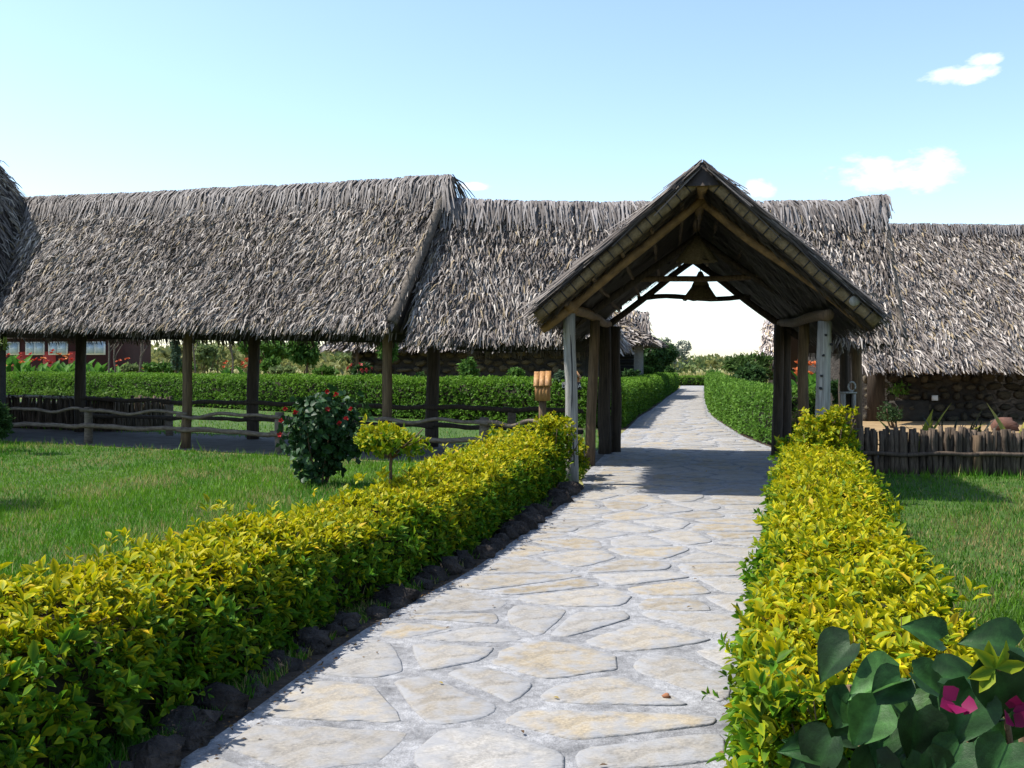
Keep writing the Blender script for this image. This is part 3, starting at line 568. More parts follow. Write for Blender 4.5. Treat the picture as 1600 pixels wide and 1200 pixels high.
# ------------------------------------------------------------------ thatch
TH1, TH2, TH3 = (0.060, 0.047, 0.040), (0.195, 0.168, 0.148), (0.44, 0.395, 0.345)
def thatch_patch(mb, E0, E1, R0, R1, dens, drop=None, lean=0.0, length=(.15, .36), width=(.007, .017), lift=.042, tone=1.0, thick=.16, cap=True, sag=0.0, under=0):
    """strips on the slope between the eave E0-E1 and the ridge R0-R1 plus the thick mat below them"""
    E0, E1, R0, R1 = [np.asarray(v, float) for v in (E0, E1, R0, R1)]
    Lr = np.linalg.norm(((E1 + R1) - (E0 + R0)) / 2); Ls = np.linalg.norm((R0 + R1 - E0 - E1) / 2)
    nrmv = np.cross(E1 - E0, R0 - E0); nrmv /= np.linalg.norm(nrmv)
    if nrmv[2] < 0: nrmv = -nrmv
    def at(u, v):                       # v 0 at the eave, 1 at the ridge
        p = (E0 * (1 - u)[:, None] + E1 * u[:, None]) * (1 - v)[:, None] + (R0 * (1 - u)[:, None] + R1 * u[:, None]) * v[:, None]
        b = .035 * vnoise(p * 1.3, 41) + .02 * vnoise(p * 4, 42); p = p + nrmv * b[:, None]; p[:, 2] -= sag * 4 * u * (1 - u) * v; return p
    # mat
    nu, nv = max(4, int(Lr / .18)), max(4, int(Ls / .18)); uu, vv = np.meshgrid(np.linspace(0, 1, nu + 1), np.linspace(0, 1, nv + 1), indexing='ij'); uu, vv = uu.ravel(), vv.ravel()
    top = at(uu, vv); bot = top - nrmv * thick; k = nv + 1; idx = lambda i, j: i * k + j; N = len(top); Q = []
    inside = drop(top - nrmv * thick * .5) if drop is not None else np.zeros(N, bool)
    for i in range(nu):
        for j in range(nv):
            f = (idx(i, j), idx(i + 1, j), idx(i + 1, j + 1), idx(i, j + 1))
            if inside[list(f)].sum() >= 2: continue
            Q.append(f); Q.append(tuple(N + a for a in f[::-1]))
            if j == 0: Q.append((f[0], N + f[0], N + f[1], f[1]))
            if i == 0: Q.append((f[0], f[3], N + f[3], N + f[0]))
            if i == nu - 1: Q.append((f[1], N + f[1], N + f[2], f[2]))
    mb.add(np.vstack([top, bot]), np.array(Q), np.array(TH1) * .6 * tone)
    # strips
    n = int(Lr * Ls * dens); u = rng.uniform(-.004, 1.004, n); v = rng.uniform(-.01, 1, n)
    v = np.clip(np.round(v * Ls / .17) * .17 / Ls * .6 + v * .4, -.02, 1.0)
    o = at(u, v) + nrmv * rng.uniform(.0, .05, n)[:, None]
    down = nrm((E0 + (E1 - E0) * u[:, None]) - (R0 + (R1 - R0) * u[:, None])); side = nrm(np.cross(down, nrmv))
    ang = rng.normal(lean, .24, n) + .18 * vnoise(o * 2.2, 44); ln = rng.uniform(length[0], length[1], n); wd = rng.uniform(width[0], width[1], n)
    dr = down * np.cos(ang)[:, None] + side * np.sin(ang)[:, None]
    lf = np.abs(rng.normal(0, 1, n)) ** 1.3 * lift + .008
    tipd = nrm(dr + nrmv * (rng.normal(.10, .16, n))[:, None] + np.array([0, 0, -.10]))
    if drop is not None: kp = ~drop(o + dr * .15); u, v, o, dr, ln, wd, lf, tipd, side = [a[kp] for a in (u, v, o, dr, ln, wd, lf, tipd, side)]; n = len(o)
    tw = rng.normal(0, .55, n); sd = nrm(np.cross(dr, nrmv) * np.cos(tw)[:, None] + nrmv * np.sin(tw)[:, None]) * wd[:, None]
    p0 = o - dr * ln[:, None] * .25; p1 = o + dr * ln[:, None] * .3 + nrmv * lf[:, None]; p2 = p1 + tipd * ln[:, None] * .5
    V = np.stack([p0 - sd, p0 + sd, p1 + sd * .9, p1 - sd * .9, p2 + sd * .35, p2 - sd * .35], 1).reshape(-1, 3); i6 = np.arange(n) * 6
    Fq = np.concatenate([np.stack([i6, i6 + 1, i6 + 2, i6 + 3], 1), np.stack([i6 + 3, i6 + 2, i6 + 4, i6 + 5], 1)])
    t = np.clip(rng.beta(1.1, 1.35, n) + .16 * vnoise(o * 1.5, 47) + .10 * vnoise(o * .5, 48), 0, 1); c = np.where((t < .55)[:, None], mixc(TH1, TH2, np.clip(t / .55, 0, 1)), mixc(TH2, TH3, np.clip((t - .55) / .45, 0, 1)))
    wm = rng.uniform(0, 1, n) < .07; c[wm] = np.array([.24, .185, .11]); mb.add(V, Fq, np.repeat(c * tone, 6, 0))
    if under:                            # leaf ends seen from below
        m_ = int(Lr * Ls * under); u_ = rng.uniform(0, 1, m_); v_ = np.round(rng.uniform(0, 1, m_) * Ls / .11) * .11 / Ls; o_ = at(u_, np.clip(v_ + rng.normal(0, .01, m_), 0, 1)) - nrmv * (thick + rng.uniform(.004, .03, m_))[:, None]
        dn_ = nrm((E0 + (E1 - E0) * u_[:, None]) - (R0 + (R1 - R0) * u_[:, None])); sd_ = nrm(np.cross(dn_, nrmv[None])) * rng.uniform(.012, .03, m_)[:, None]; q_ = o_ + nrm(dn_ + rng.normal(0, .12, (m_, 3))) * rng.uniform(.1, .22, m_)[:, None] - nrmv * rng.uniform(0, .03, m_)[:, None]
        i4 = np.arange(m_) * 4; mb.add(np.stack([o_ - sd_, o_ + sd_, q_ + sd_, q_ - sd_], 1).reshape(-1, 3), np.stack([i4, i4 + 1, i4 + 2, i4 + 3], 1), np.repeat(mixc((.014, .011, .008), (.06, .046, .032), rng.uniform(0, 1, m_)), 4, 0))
    # ragged fringe that hangs from the eave
    nf = int(Lr * 60); u = rng.uniform(0, 1, nf); o = at(u, np.zeros(nf)) - nrmv * rng.uniform(0, thick, nf)[:, None]
    if drop is not None: o = o[~drop(o)]; nf = len(o)
    dn = nrm(((E0 + E1) - (R0 + R1))[None] / 2 + rng.normal(0, .12, (nf, 3)) * Ls + np.array([0, 0, -.5]) * Ls); ln = rng.uniform(.06, .2, nf); sd = nrm(np.cross(dn, nrmv[None])) * rng.uniform(.01, .022, nf)[:, None]
    p0 = o - dn * .12; p1 = o + dn * ln[:, None]; V = np.stack([p0 - sd, p0 + sd, p1 + sd * .5, p1 - sd * .5], 1).reshape(-1, 3); i4 = np.arange(nf) * 4
    mb.add(V, np.stack([i4, i4 + 1, i4 + 2, i4 + 3], 1), np.repeat(mixc(TH1, TH2, rng.uniform(0, 1, nf)) * tone * .9, 4, 0))
def ridge_cap(mb, R0, R1, downF, downB, length=.75, dens=90, tone=1.0, rise=.14, drop=None, lean=0.0, sag=0.0, jit=1.0):
    """long stems folded over the ridge"""
    R0, R1 = np.asarray(R0, float), np.asarray(R1, float); L = np.linalg.norm(R1 - R0); al = (R1 - R0) / L; n = int(L * dens * 2)
    u = rng.uniform(0, 1, n); front = rng.uniform(0, 1, n) < .6
    top = R0 + (R1 - R0) * u[:, None] + np.array([0, 0, rise * (1 if jit > .5 else .8)]); top[:, 2] -= sag * 4 * u * (1 - u); top[:, 2] += .02 * vnoise(top * 1.5, 52) + rng.uniform(-.03, .015, n) * jit
    dn = np.where(front[:, None], np.asarray(downF, float)[None], np.asarray(downB, float)[None]); dn = nrm(dn); side = nrm(al[None] * np.ones((n, 1)))
    ang = rng.normal(lean, .13 * jit, n) + .22 * jit * vnoise(top * 1.1, 53); d = dn * np.cos(ang)[:, None] + side * np.sin(ang)[:, None]; ln = rng.uniform(.6, 1.15, n) * length
    out_ = nrm(np.cross(al[None], dn)); out_ *= np.sign(out_[:, 2:3] + 1e-6)
    off = rng.uniform(.02, .10, n)[:, None] * jit; p0 = top + out_ * .01; p1 = top + d * (ln * .4)[:, None] + out_ * (off + .05 * jit); p2 = top + d * ln[:, None] + out_ * (off * rng.uniform(.4, 1.3, n)[:, None])
    sd = nrm(np.cross(d, out_)) * rng.uniform(.008, .018, n)[:, None]
    if drop is not None:
        kp = ~drop(p2); p0, p1, p2, sd = p0[kp], p1[kp], p2[kp], sd[kp]; n = len(p0)
    V = np.stack([p0 - sd, p0 + sd, p1 + sd, p1 - sd, p2 + sd * .5, p2 - sd * .5], 1).reshape(-1, 3); i6 = np.arange(n) * 6
    Fq = np.concatenate([np.stack([i6, i6 + 1, i6 + 2, i6 + 3], 1), np.stack([i6 + 3, i6 + 2, i6 + 4, i6 + 5], 1)])
    t = rng.beta(1.6, 1.9, n); mb.add(V, Fq, np.repeat(mixc(np.array(TH1) * .95, (.29, .265, .25), t) * tone, 6, 0))
    # solid tent under the stems
    w = .7 * length; fv = nrm(np.asarray(downF, float)) * w; bv = nrm(np.asarray(downB, float)) * w; m = max(3, int(L / .3)); V, Q = [], []
    for i in range(m + 1):
        t_ = i / m; c = R0 + (R1 - R0) * t_ + np.array([0, 0, rise * .75 - sag * 4 * t_ * (1 - t_)]); V += [c + fv + [0, 0, -.05], c, c + bv + [0, 0, -.05]]
    if drop is None or True:
        for i in range(m): Q += [(3 * i, 3 * i + 3, 3 * i + 4, 3 * i + 1), (3 * i + 1, 3 * i + 4, 3 * i + 5, 3 * i + 2)]
    mb.add(np.array(V), [np.array(Q), np.array([(0, 1, 2), (3 * m + 2, 3 * m + 1, 3 * m)])], np.array(TH1) * .9 * tone)

# gate frame: l across, s along the path, z up
GO = np.array([2.47, 13.03]); ga = np.array([.161, .987]); gb = np.array([.987, -.161])
def G(l, s, z): p = GO + gb * l + ga * s; return np.array([p[0], p[1], z])
G_HW, G_EZ, G_RZ0, G_RZ1 = 2.06, 2.26, 3.98, 3.74
def g_ls(p): q = p[:, :2] - GO; return q @ gb, q @ ga
def gate_roof_z(l, s): rz = G_RZ0 + (G_RZ1 - G_RZ0) * np.clip((s + .8) / 6.4, 0, 1); return G_EZ + (rz - G_EZ) * (1 - np.abs(l) / G_HW)
def in_gate(p): l, s = g_ls(p); return (np.abs(l) < G_HW - .12) & (p[:, 2] < gate_roof_z(l, s) - .03)

# ---- left covered walkway
uL = np.array([.894, -.447, 0]); nL = np.array([-.447, -.894, 0])
walk = thing('covered_walkway', onl(290, A_F, B_L), 'long open walkway under grey thatch with rail fence, tallest ridge, left of the gate', 'walkway', 'thatched walkway sections')
def ridge_pt(px, z): p = onl(px, A_R, B_L); p[2] = z; return p
Rr = ridge_pt(703, 4.86); dx = (-16.5 - Rr[0]); Rl = np.array([-16.5, A_R + .5 * 16.5, 5.62])
Er = Rr + nL * 1.86; Er[2] = 2.24; El = Rl + nL * 1.86; El[2] = 2.62; Br = Rr - nL * 1.72; Br[2] = 2.08; Bl = Rl - nL * 1.72; Bl[2] = 2.42
mb = MB(); thatch_patch(mb, El, Er, Rl, Rr, 1250, sag=.06, thick=.26); thatch_patch(mb, Bl, Br, Rl, Rr, 60, sag=.06, thick=.14)
tag(mb.build('thatch', M_thatch, walk), kind='stuff')
mb = MB(); ridge_cap(mb, Rl, Rr + uL * .05, nL * 1.72 - [0, 0, 2.9], -nL * 1.72 - [0, 0, 2.9], .85, 100, .9, sag=.05, lean=.10); tag(mb.build('ridge_thatch', M_thatch, walk), kind='stuff')
def verge(parent, e, rg, rad, mat, off=0.0):
    pts = np.linspace(np.asarray(e) - [0, 0, .02], np.asarray(rg), 22) + np.array([0, 0, off]); V, Fs = tube(pts, rad, 9, .16); build('verge_roll', V, Fs, mat, parent)
verge(walk, Er + uL * .02 + nL * .05, Rr + uL * .02, .095, M_vergeshade, .05)  # thatch roll at the roof end, verge shadow put into its dark colour
def post(parent, x, y, z1, r, mat, lean=(0, 0), name='post', z0=-.03, n=9, r1=None, bend=.012):
    V, Fs = log((x, y, z0), (x + lean[0], y + lean[1], z1), r, r1 or r * .92, n, .05, bend, 8); return build(name, V, Fs, mat, parent, smooth=True)
for px, mt, r in ((-8, M_brownwood, .085), (290, M_brownwood, .098), (605, M_brownwood, .092)):
    p = onl(px, A_F, B_L); post(walk, p[0], p[1], 2.62, r, mt, (.06 if px == 290 else .02, 0))
for px in (-150, 125, 395, 675):
    p = onl(px, A_B, B_L); post(walk, p[0], p[1], 2.62, .135 if px > 0 else .1, M_darkwood, (0.02, 0))
for A in (A_F, A_B):                                                # wall plates on the posts
    a = np.array([-16.2, A + .5 * 16.2, 2.72]); b = np.array([Rr[0] - .1, A - .5 * (Rr[0] - .1), 2.55]); V, Fs = log(a, b, .07, .06, 8, .06, .03, 24); build('beam', V, Fs, M_darkwood, walk, smooth=True)
for i in range(16):                                                 # rafters
    t_ = i / 15; top = Rl + (Rr - Rl) * t_ - np.array([0, 0, .32]); 
    for sgn in (1, -1):
        e = top + nL * sgn * 1.62; e[2] = 2.12 + (2.45 - 2.12) * (1 - t_); V, Fs = log(e, top, .04, .035, 6, .05, .01, 4); build('rafter', V, Fs, M_darkwood, walk)
# ---- middle walkway (crosses behind the gate)
uM = np.array([.985, -.17, 0]); nM = np.array([-.17, -.985, 0])
walk2 = thing('covered_walkway', (-.6, 16.4, 0), 'thatched walkway roof with lower ridge that crosses behind the gate porch', 'walkway', 'thatched walkway sections')
Ml = np.array([-1.35, 17.63 + .173 * 1.35, 4.44]); Mr = np.array([6.12, 17.63 - .173 * 6.12, 4.22])
e0 = Ml + nM * 1.62 + np.array([-.05, 0, 0]); e0[2] = 2.06; e1 = Mr + nM * 1.62; e1[2] = 1.96; b0 = Ml - nM * 1.72; b0[2] = 1.95; b1 = Mr - nM * 1.72; b1[2] = 1.88
mb = MB(); thatch_patch(mb, e0, e1, Ml, Mr, 1250, in_gate, sag=.03, tone=1.04); thatch_patch(mb, b0, b1, Ml, Mr, 60, in_gate, thick=.14); tag(mb.build('thatch', M_thatch, walk2), kind='stuff')
mb = MB(); ridge_cap(mb, Ml, Mr, nM * 1.72 - [0, 0, 2.4], -nM * 1.72 - [0, 0, 2.4], .72, 110, 1.0, sag=.05, lean=.04); 
ridge_cap(mb, Mr - uM * .5 + np.array([0, 0, .03]), Mr + uM * .12 + np.array([0, 0, .07]), nM * 1.72 - [0, 0, 2.4], -nM * 1.72 - [0, 0, 2.4], .6, 120, 1.0)
tag(mb.build('ridge_thatch', M_thatch, walk2), kind='stuff')
verge(walk2, e1 + uM * .02 + nM * .03, Mr + uM * .02, .085, M_vergeshade, .03)  # thatch roll whose dark colour stands in for the verge's shadow line
for (x, y, r, mt, z1) in ((-.35, 16.35, .09, M_darkwood, 2.2), (.35, 18.9, .1, M_darkwood, 2.2), (5.5, 15.88, .085, M_brownwood, 2.3), (6.18, 18.45, .12, M_darkwood, 2.3), (5.42, 16.2, .08, M_darkwood, 2.3)):
    if x > 5: post(walk2, x, y, z1, r, mt)
for off in (1.25, -1.25):
    for a, b in ((Ml, np.array([.45, 17.63 - .173 * .45, 0])), (np.array([4.95, 17.63 - .173 * 4.95, 0]), Mr)):
        p0, p1 = a + nM * off, b + nM * off; p0[2] = p1[2] = 2.34; V, Fs = log(p0, p1, .06, .055, 8, .06, .02, 8); build('beam', V, Fs, M_darkwood, walk2)

# ---- gate porch
gate = thing('gate_porch', G(0, 0, 0), 'gabled thatched gate porch on pole posts spanning the stone path', 'gate')
post(gate, *G(-1.68, 0, 0)[:2], 2.31, .088, M_greywood, (-.05, 0), 'post', bend=.007)['label'] = 'weathered grey split post'
post(gate, *G(1.50, 0, 0)[:2], 2.16, .098, M_greywood, (.07, 0), 'post', bend=.010)['label'] = 'weathered grey knotty post'
c0 = G(1.50, 0, 0)
for z_, o_ in ((1.98, -.01), (1.72, -.03), (1.46, -.045), (1.30, -.05), (1.86, .07)): pk = np.array([c0[0] + .07 * z_ / 2.16 + o_, c0[1] - .088 + abs(o_) * .25, z_]); V, Fs = tube(np.array([pk - [0, .012, 0], pk + [0, .03, 0]]), .017, 8, .2); build('knot', V, Fs, M_black, gate)
c0 = G(-1.68, 0, 0); V, Fs = tube(np.array([[c0[0] - .05 * z_ / 2.31 + .012 + .008 * math.sin(z_ * 5), c0[1] - .082, z_] for z_ in np.linspace(.25, 2.0, 14)]), np.r_[.002, np.full(12, .009), .002], 5, .2); build('crack', V, Fs, M_black, gate)
for (l, s, r, mt, lean) in ((-1.66, 2.5, .085, M_brownwood, (.08, 0)), (-1.58, 4.7, .12, M_darkwood, (0, 0)), (-1.40, 5.0, .10, M_darkwood, (0, 0)), (1.60, 2.5, .085, M_brownwood, (.02, 0)), (1.42, 4.7, .095, M_darkwood, (.05, 0)), (1.58, 5.0, .12, M_darkwood, (.03, 0))):
    p = G(l, s, 0); post(gate, p[0], p[1], 2.3, r, mt, lean)
for sg in (-1, 1):                                                  # plates along the passage
    V, Fs = log(G(sg * (1.68 if sg < 0 else 1.56), -.35, 2.36 if sg < 0 else 2.22), G(sg * 1.52, 5.3, 2.34), .075, .07, 9, .05, .02, 10); build('plate_beam', V, Fs, M_rafter if sg < 0 else M_brownwood, gate, smooth=True)
for s, mt, apex, foot, fz in ((-.28, M_rafter, 3.74, 2.06, 2.06), (2.3, M_darkwood, 3.60, 2.0, 2.14), (4.95, M_darkwood, 3.51, 2.0, 1.96)):
    for sg in (-1, 1):
        V, Fs = log(G(sg * foot, s, fz), G(-sg * .05, s + .03 * sg, apex), .062, .055, 9, .04, .02, 10); build('rafter', V, Fs, mt, gate, smooth=True)
for s, z, hw, mt in ((2.3, 2.92, .98, M_brownwood), (4.93, 2.80, 1.0, M_darkwood)):
    V, Fs = log(G(-hw, s, z), G(hw, s, z + .02), .042, .045, 8, .06, .035 if s > 3 else .012, 12); build('collar_tie', V, Fs, mt, gate, smooth=True)
V, Fs = log(G(0, -.85, 3.80), G(0, 5.6, 3.60), .075, .07, 9, .04, .01, 10); build('ridge_pole', V, Fs, M_rafter, gate, smooth=True)
for sg in (-1, 1):                                                  # purlins seen from below
    for f in (.12, .30, .48, .66, .84):
        s0, s1 = -.72, 5.45; z0 = gate_roof_z(np.array([sg * G_HW * f]), np.array([s0]))[0] - .15; z1 = gate_roof_z(np.array([sg * G_HW * f]), np.array([s1]))[0] - .15
        V, Fs = log(G(sg * G_HW * f, s0, z0), G(sg * G_HW * f, s1, z1), .03, .03, 7, .05, .012, 10); build('purlin', V, Fs, M_brownwood, gate)
gE = lambda sg, s: G(sg * G_HW, s, G_EZ - (.10 if sg > 0 else 0)); gR = lambda s: G(0, s, float(gate_roof_z(np.array([0.0]), np.array([s]))[0]))
mb = MB()
for sg in (-1, 1): thatch_patch(mb, gE(sg, -.82), gE(sg, 5.5), gR(-.82), gR(5.5), 500, thick=.10, lift=.035, width=(.009, .02), under=220)
tag(mb.build('thatch', M_thatch, gate), kind='stuff')
mb = MB(); ridge_cap(mb, gR(-.92), gR(3.2), gb_ := np.array([gb[0] * 1.7, gb[1] * 1.7, -2.0]), np.array([-gb[0] * 1.7, -gb[1] * 1.7, -2.0]), .46, 170, .8, .13, jit=.35); tag(mb.build('ridge_thatch', M_thatch, gate), kind='stuff')
# thatch layers that show at the verge, the lashed reed roll below them and its ties
for sg in (-1, 1):
    mb = MB(); n = 420; f = rng.uniform(0, 1, n); d3 = nrm((gE(sg, -.85) - gR(-.85))[None])[0]; nn = np.array([d3[2] * -1 * 0, 0, 1.0])
    p = gR(-.85) + (gE(sg, -.85) - gR(-.85)) * f[:, None]; p[:, 2] += rng.uniform(.03, .13, n); p[:, :2] -= ga * rng.uniform(-.02, .12, n)[:, None]
    ln = rng.uniform(.3, .8, n); dd = nrm(d3[None] + rng.normal(0, .05, (n, 3))); q = p + dd * ln[:, None]; over = ((q - gR(-.85)) @ d3) > 2.86; q[over] = p[over] + dd[over] * .12; sdv = np.array([0, 0, 1.0]) * rng.uniform(.007, .016, n)[:, None] + np.r_[ga, 0] * .01
    V = np.stack([p - sdv, p + sdv, q + sdv * .5, q - sdv * .5], 1).reshape(-1, 3); i4 = np.arange(n) * 4; mb.add(V, np.stack([i4, i4 + 1, i4 + 2, i4 + 3], 1), np.repeat(mixc(TH1, TH2, rng.uniform(0, 1, n)) * .9, 4, 0))
    tag(mb.build('verge_thatch', M_thatch, gate), kind='stuff')
    a, b = gR(-.80) - [0, 0, .02], gE(sg, -.80) - [0, 0, .02]; roll = tube(np.linspace(a - [0, 0, .03], b - [0, 0, .03], 26), .082, 10, .05); ro = build('verge_roll', roll[0], roll[1], M_roll, gate, smooth=True)
    for k in range(17):
        t_ = (k + .6) / 17.5; c = a + (b - a) * t_ - [0, 0, .03]; dv = (b - a) / np.linalg.norm(b - a); tie = tube(np.array([c - dv * .007, c + dv * .007]), .089, 10, .02); build('tie', tie[0], tie[1], M_black, ro)
    # battens under the overhang
    for k in range(3):
        s = -.62 + k * .17; a, b = gR(s) - [0, 0, .115], gE(sg, s) - [0, 0, .115]; V, Fs = log(a, b, .024, .022, 6, .05, .006, 6); build('batten', V, Fs, M_roll, gate)

V, Fs = log(G(1.78, -.9, 2.36), G(1.72, .6, 2.36), .062, .058, 9, .04, .01, 5); build('pole_end', V, Fs, M_greywood, gate, smooth=True)
# pendant lamp shades under the gate roof
def pendant(pos, z_hang, r, h, tiers, label):
    t = thing('pendant_lamp', pos, label, 'lamp', 'woven pendant lamps')
    top = np.array(pos); V, Fs = tube(np.array([top + [0, 0, h], [top[0], top[1], z_hang]]), .008, 6); build('cord', V, Fs, M_darkwood, t)
    for k in range(tiers):
        z0 = h * (1 - (k + 1) / tiers); z1 = h * (1 - k / tiers) * 1.0; r0 = r * ((k + 1) / tiers); r1 = r * (k / tiers) * .72 + .03; n = 28; V = []
        for rr_, z in ((r0, z0), (r1, z1), (r1 - .008, z1), (r0 - .012, z0)):
            for a in range(n): jj = 1 + random.uniform(-.03, .03); V.append(top + [math.cos(a / n * 6.283) * rr_ * jj, math.sin(a / n * 6.283) * rr_ * jj, z + (random.uniform(-.02, .01) if rr_ > r1 else 0)])
        Q = [(q_ * n + a, q_ * n + (a + 1) % n, ((q_ + 1) % 4) * n + (a + 1) % n, ((q_ + 1) % 4) * n + a) for q_ in range(4) for a in range(n)]
        build('shade', V, [np.array(Q)], M_wicker, t)
    b = box(top + [0, 0, h * .42], .05, .05, .09); build('bulb_holder', b[0], b[1], M_black, t)
pendant(G(-.02, 1.2, 3.08), 3.73, .30, .36, 1, 'plain cone-shaped woven lamp hanging from the porch ridge')
pendant(G(.10, 4.1, 2.72), 3.62, .30, .48, 2, 'two-tiered dark woven lamp hanging near the rear rafters')

# ------------------------------------------------------------------ fences
def rail_pts(p0, p1, seg=14, amp=.03):
    t = np.linspace(0, 1, seg); p = p0 + (p1 - p0) * t[:, None]; ph = random.uniform(0, 6.28)
    p[:, 2] += amp * (np.sin(ph + t * 7) + .6 * np.sin(ph * 2 + t * 15)) * np.minimum(1, np.minimum(t, 1 - t) * 8); p[:, 1] += amp * .5 * np.sin(ph + t * 9); return p
def rail_fence(A, cols, stubs, label, off, hs=((.66, .036), (.35, .05)), mats=M_railwood, gapcols=()):
    b0 = onl(cols[0], A, B_L); t = thing('rail_fence', b0, label, 'fence', 'rail fences of the walkway'); front = np.array([-.447, -.894, 0]) * off
    for i in range(len(cols) - 1):
        for z, r in hs:
            a, b = onl(cols[i], A, B_L), onl(cols[i + 1], A, B_L); d = (b - a) / np.linalg.norm(b - a); a, b = a - d * .12 + front, b + d * .12 + front; a[2] = z + random.uniform(-.03, .03); b[2] = z + random.uniform(-.03, .03)
            p = rail_pts(a, b, 16, .035 if r < .045 else .015); V, Fs = tube(p, np.linspace(r, r * .8, 16) * np.array([random.uniform(.9, 1.1) for _ in range(16)]), 8, .05); build('rail', V, Fs, mats, t, smooth=True)
    for px in stubs: p = onl(px, A, B_L); V, Fs = log((p[0], p[1], -.03), (p[0], p[1], .74), .085, .08, 10, .04, .008, 4); build('fence_post', V, Fs, M_railwood, t, smooth=True)
    return t
rail_fence(A_F, [28, 138, 290, 437, 605, 757, 850], [138, 437, 757], 'front rail fence of crooked grey poles along the lawn', .09)
rail_fence(A_B, [140, 265, 395, 530, 675, 800, 905], [265, 530, 800], 'rear rail fence of dark crooked poles between the back posts', .12, ((.78, .05), (.42, .05)), M_darkwood)
def sticks(parent, p0, p1, h, step, r, dmax=.02, mat=M_stick):
    L = np.linalg.norm(np.asarray(p1) - np.asarray(p0)); n = int(L / step); d = (np.asarray(p1) - np.asarray(p0)) / L; vars_ = []
    for k in range(8):
        V, Fs = log((0, 0, -.03), (random.uniform(-.05, .05), random.uniform(-.02, .02), 1.0), 1 * .04, .034, 6, .12, .012, 4); vars_.append(make_mesh('stick', V, Fs, mat, None, False))
    for i in range(n):
        o = bpy.data.objects.new('stick', random.choice(vars_)); C.objects.link(o); o.parent = parent; p = np.asarray(p0) + d * (i + .5) * step - ORG[parent]
        o.location = (p[0] + random.uniform(-.01, .01), p[1] + random.uniform(-dmax, dmax), 0); k = r / .04 * random.uniform(.75, 1.25); o.scale = (k, k, h * random.uniform(.93, 1.07)); o.rotation_euler = (0, random.gauss(0, .035), random.uniform(0, 6.28))
s0, s1 = np.array([4.85, 14.66, 0]), np.array([9.2, 14.1, 0])
stf = thing('stick_fence', s0, 'low palisade of upright sticks with one cross rail beside the lawn', 'fence'); sticks(stf, s0, s1, .66, .046, .034, .02); sticks(stf, s0 + np.array([.02, .06, 0]), s1 + np.array([.02, .06, 0]), .62, .052, .036, .015)
for a, b in ((0, .43), (.425, 1.0)):
    p = rail_pts(s0 + (s1 - s0) * a + [0, -.07, .31], s0 + (s1 - s0) * b + [0, -.07, .30], 18, .012); V, Fs = tube(p, .032, 8, .08); build('rail', V, Fs, M_stick, stf, smooth=True)
b = box(s0 + (s1 - s0) * .43 + [0, -.03, -.02], .11, .05, .60); build('wide_stake', b[0], b[1], M_brownwood, stf)
sp0, sp1 = onl(-10, A_B + .35, B_L), onl(176, A_B + .35, B_L)
pl = thing('stick_planter', sp0, 'dark stick-walled planter bed at the far end of the walkway', 'planter'); sticks(pl, sp0, sp1, .80, .075, .042); sticks(pl, sp1, sp1 + np.array([.9, 1.4, 0]), .80, .075, .042)
V, Fs = tube(rail_pts(sp0 + [0, 0, .80], sp1 + [0, 0, .78], 14, .01), .035, 7, .05); build('rim', V, Fs, M_greywood, pl)
q = sp1 - sp0; bedpts = np.array([sp0 + [.1, .2, .62], sp1 + [0, .2, .62], sp1 + [.8, 1.3, .62], sp0 + [.9, 1.5, .62]]); build('soil', np.vstack([bedpts, bedpts - [0, 0, .6]]), [np.array([(0, 1, 2, 3), (0, 4, 5, 1), (1, 5, 6, 2), (2, 6, 7, 3), (3, 7, 4, 0)])], M_core, pl)
for i, f in enumerate((.2, .45, .7, .95)):
    c = sp0 + q * f + np.array([.4, .75, .78]); shrub('bedding_plant', 'leafy green bedding plant growing in the dark stick planter', 'plant', c, (.5, .4, .22), 90, .10, ((.06, .13, .02), (.12, .21, .03)), 60 + i, 'plants in the stick planter', .012, 3, ground=.6)

# ------------------------------------------------------------------ hedges
dl = np.array([1.9, 2.8, 3.6, 4.4, 5.2, 6.0, 7.0, 8.0, 9.0, 10.0, 11.0, 12.0, 12.75])
lineL = np.c_[xl(dl) - .70 + np.where(dl < 3.5, -.12, 0), dl + .1]
def hL(o): return np.interp(o[:, 1], [2, 4.5, 7, 9.5, 12.0, 12.7], [1.0, 1.0, .92, .98, 1.10, 1.2]) * (1 + .05 * vnoise(o * np.array([1.1, 1.1, 0]), 77))
yellow_hedge(lineL, .95, .63, 'yellow-green variegated hedge edged with dark rocks, on the lawn side of the rail fence', 590, 'ylw', 300, hL)
dr_ = np.array([2.75, 3.4, 4.2, 5.0, 6.0, 7.0, 8.0, 9.0, 10.0, 11.0, 12.0])
lineR = np.c_[xr(dr_) + .47, dr_]
def hR(o): return np.interp(o[:, 1], [2.5, 4.5, 7, 10, 12], [1.08, .98, .97, 1.0, 1.15]) * (1 + .05 * vnoise(o * np.array([1.1, 1.1, 0]), 78))
yellow_hedge(lineR, .92, .62, 'yellow variegated hedge beside the lawn with the stick fence', 640, 'yrw', 300, hR)
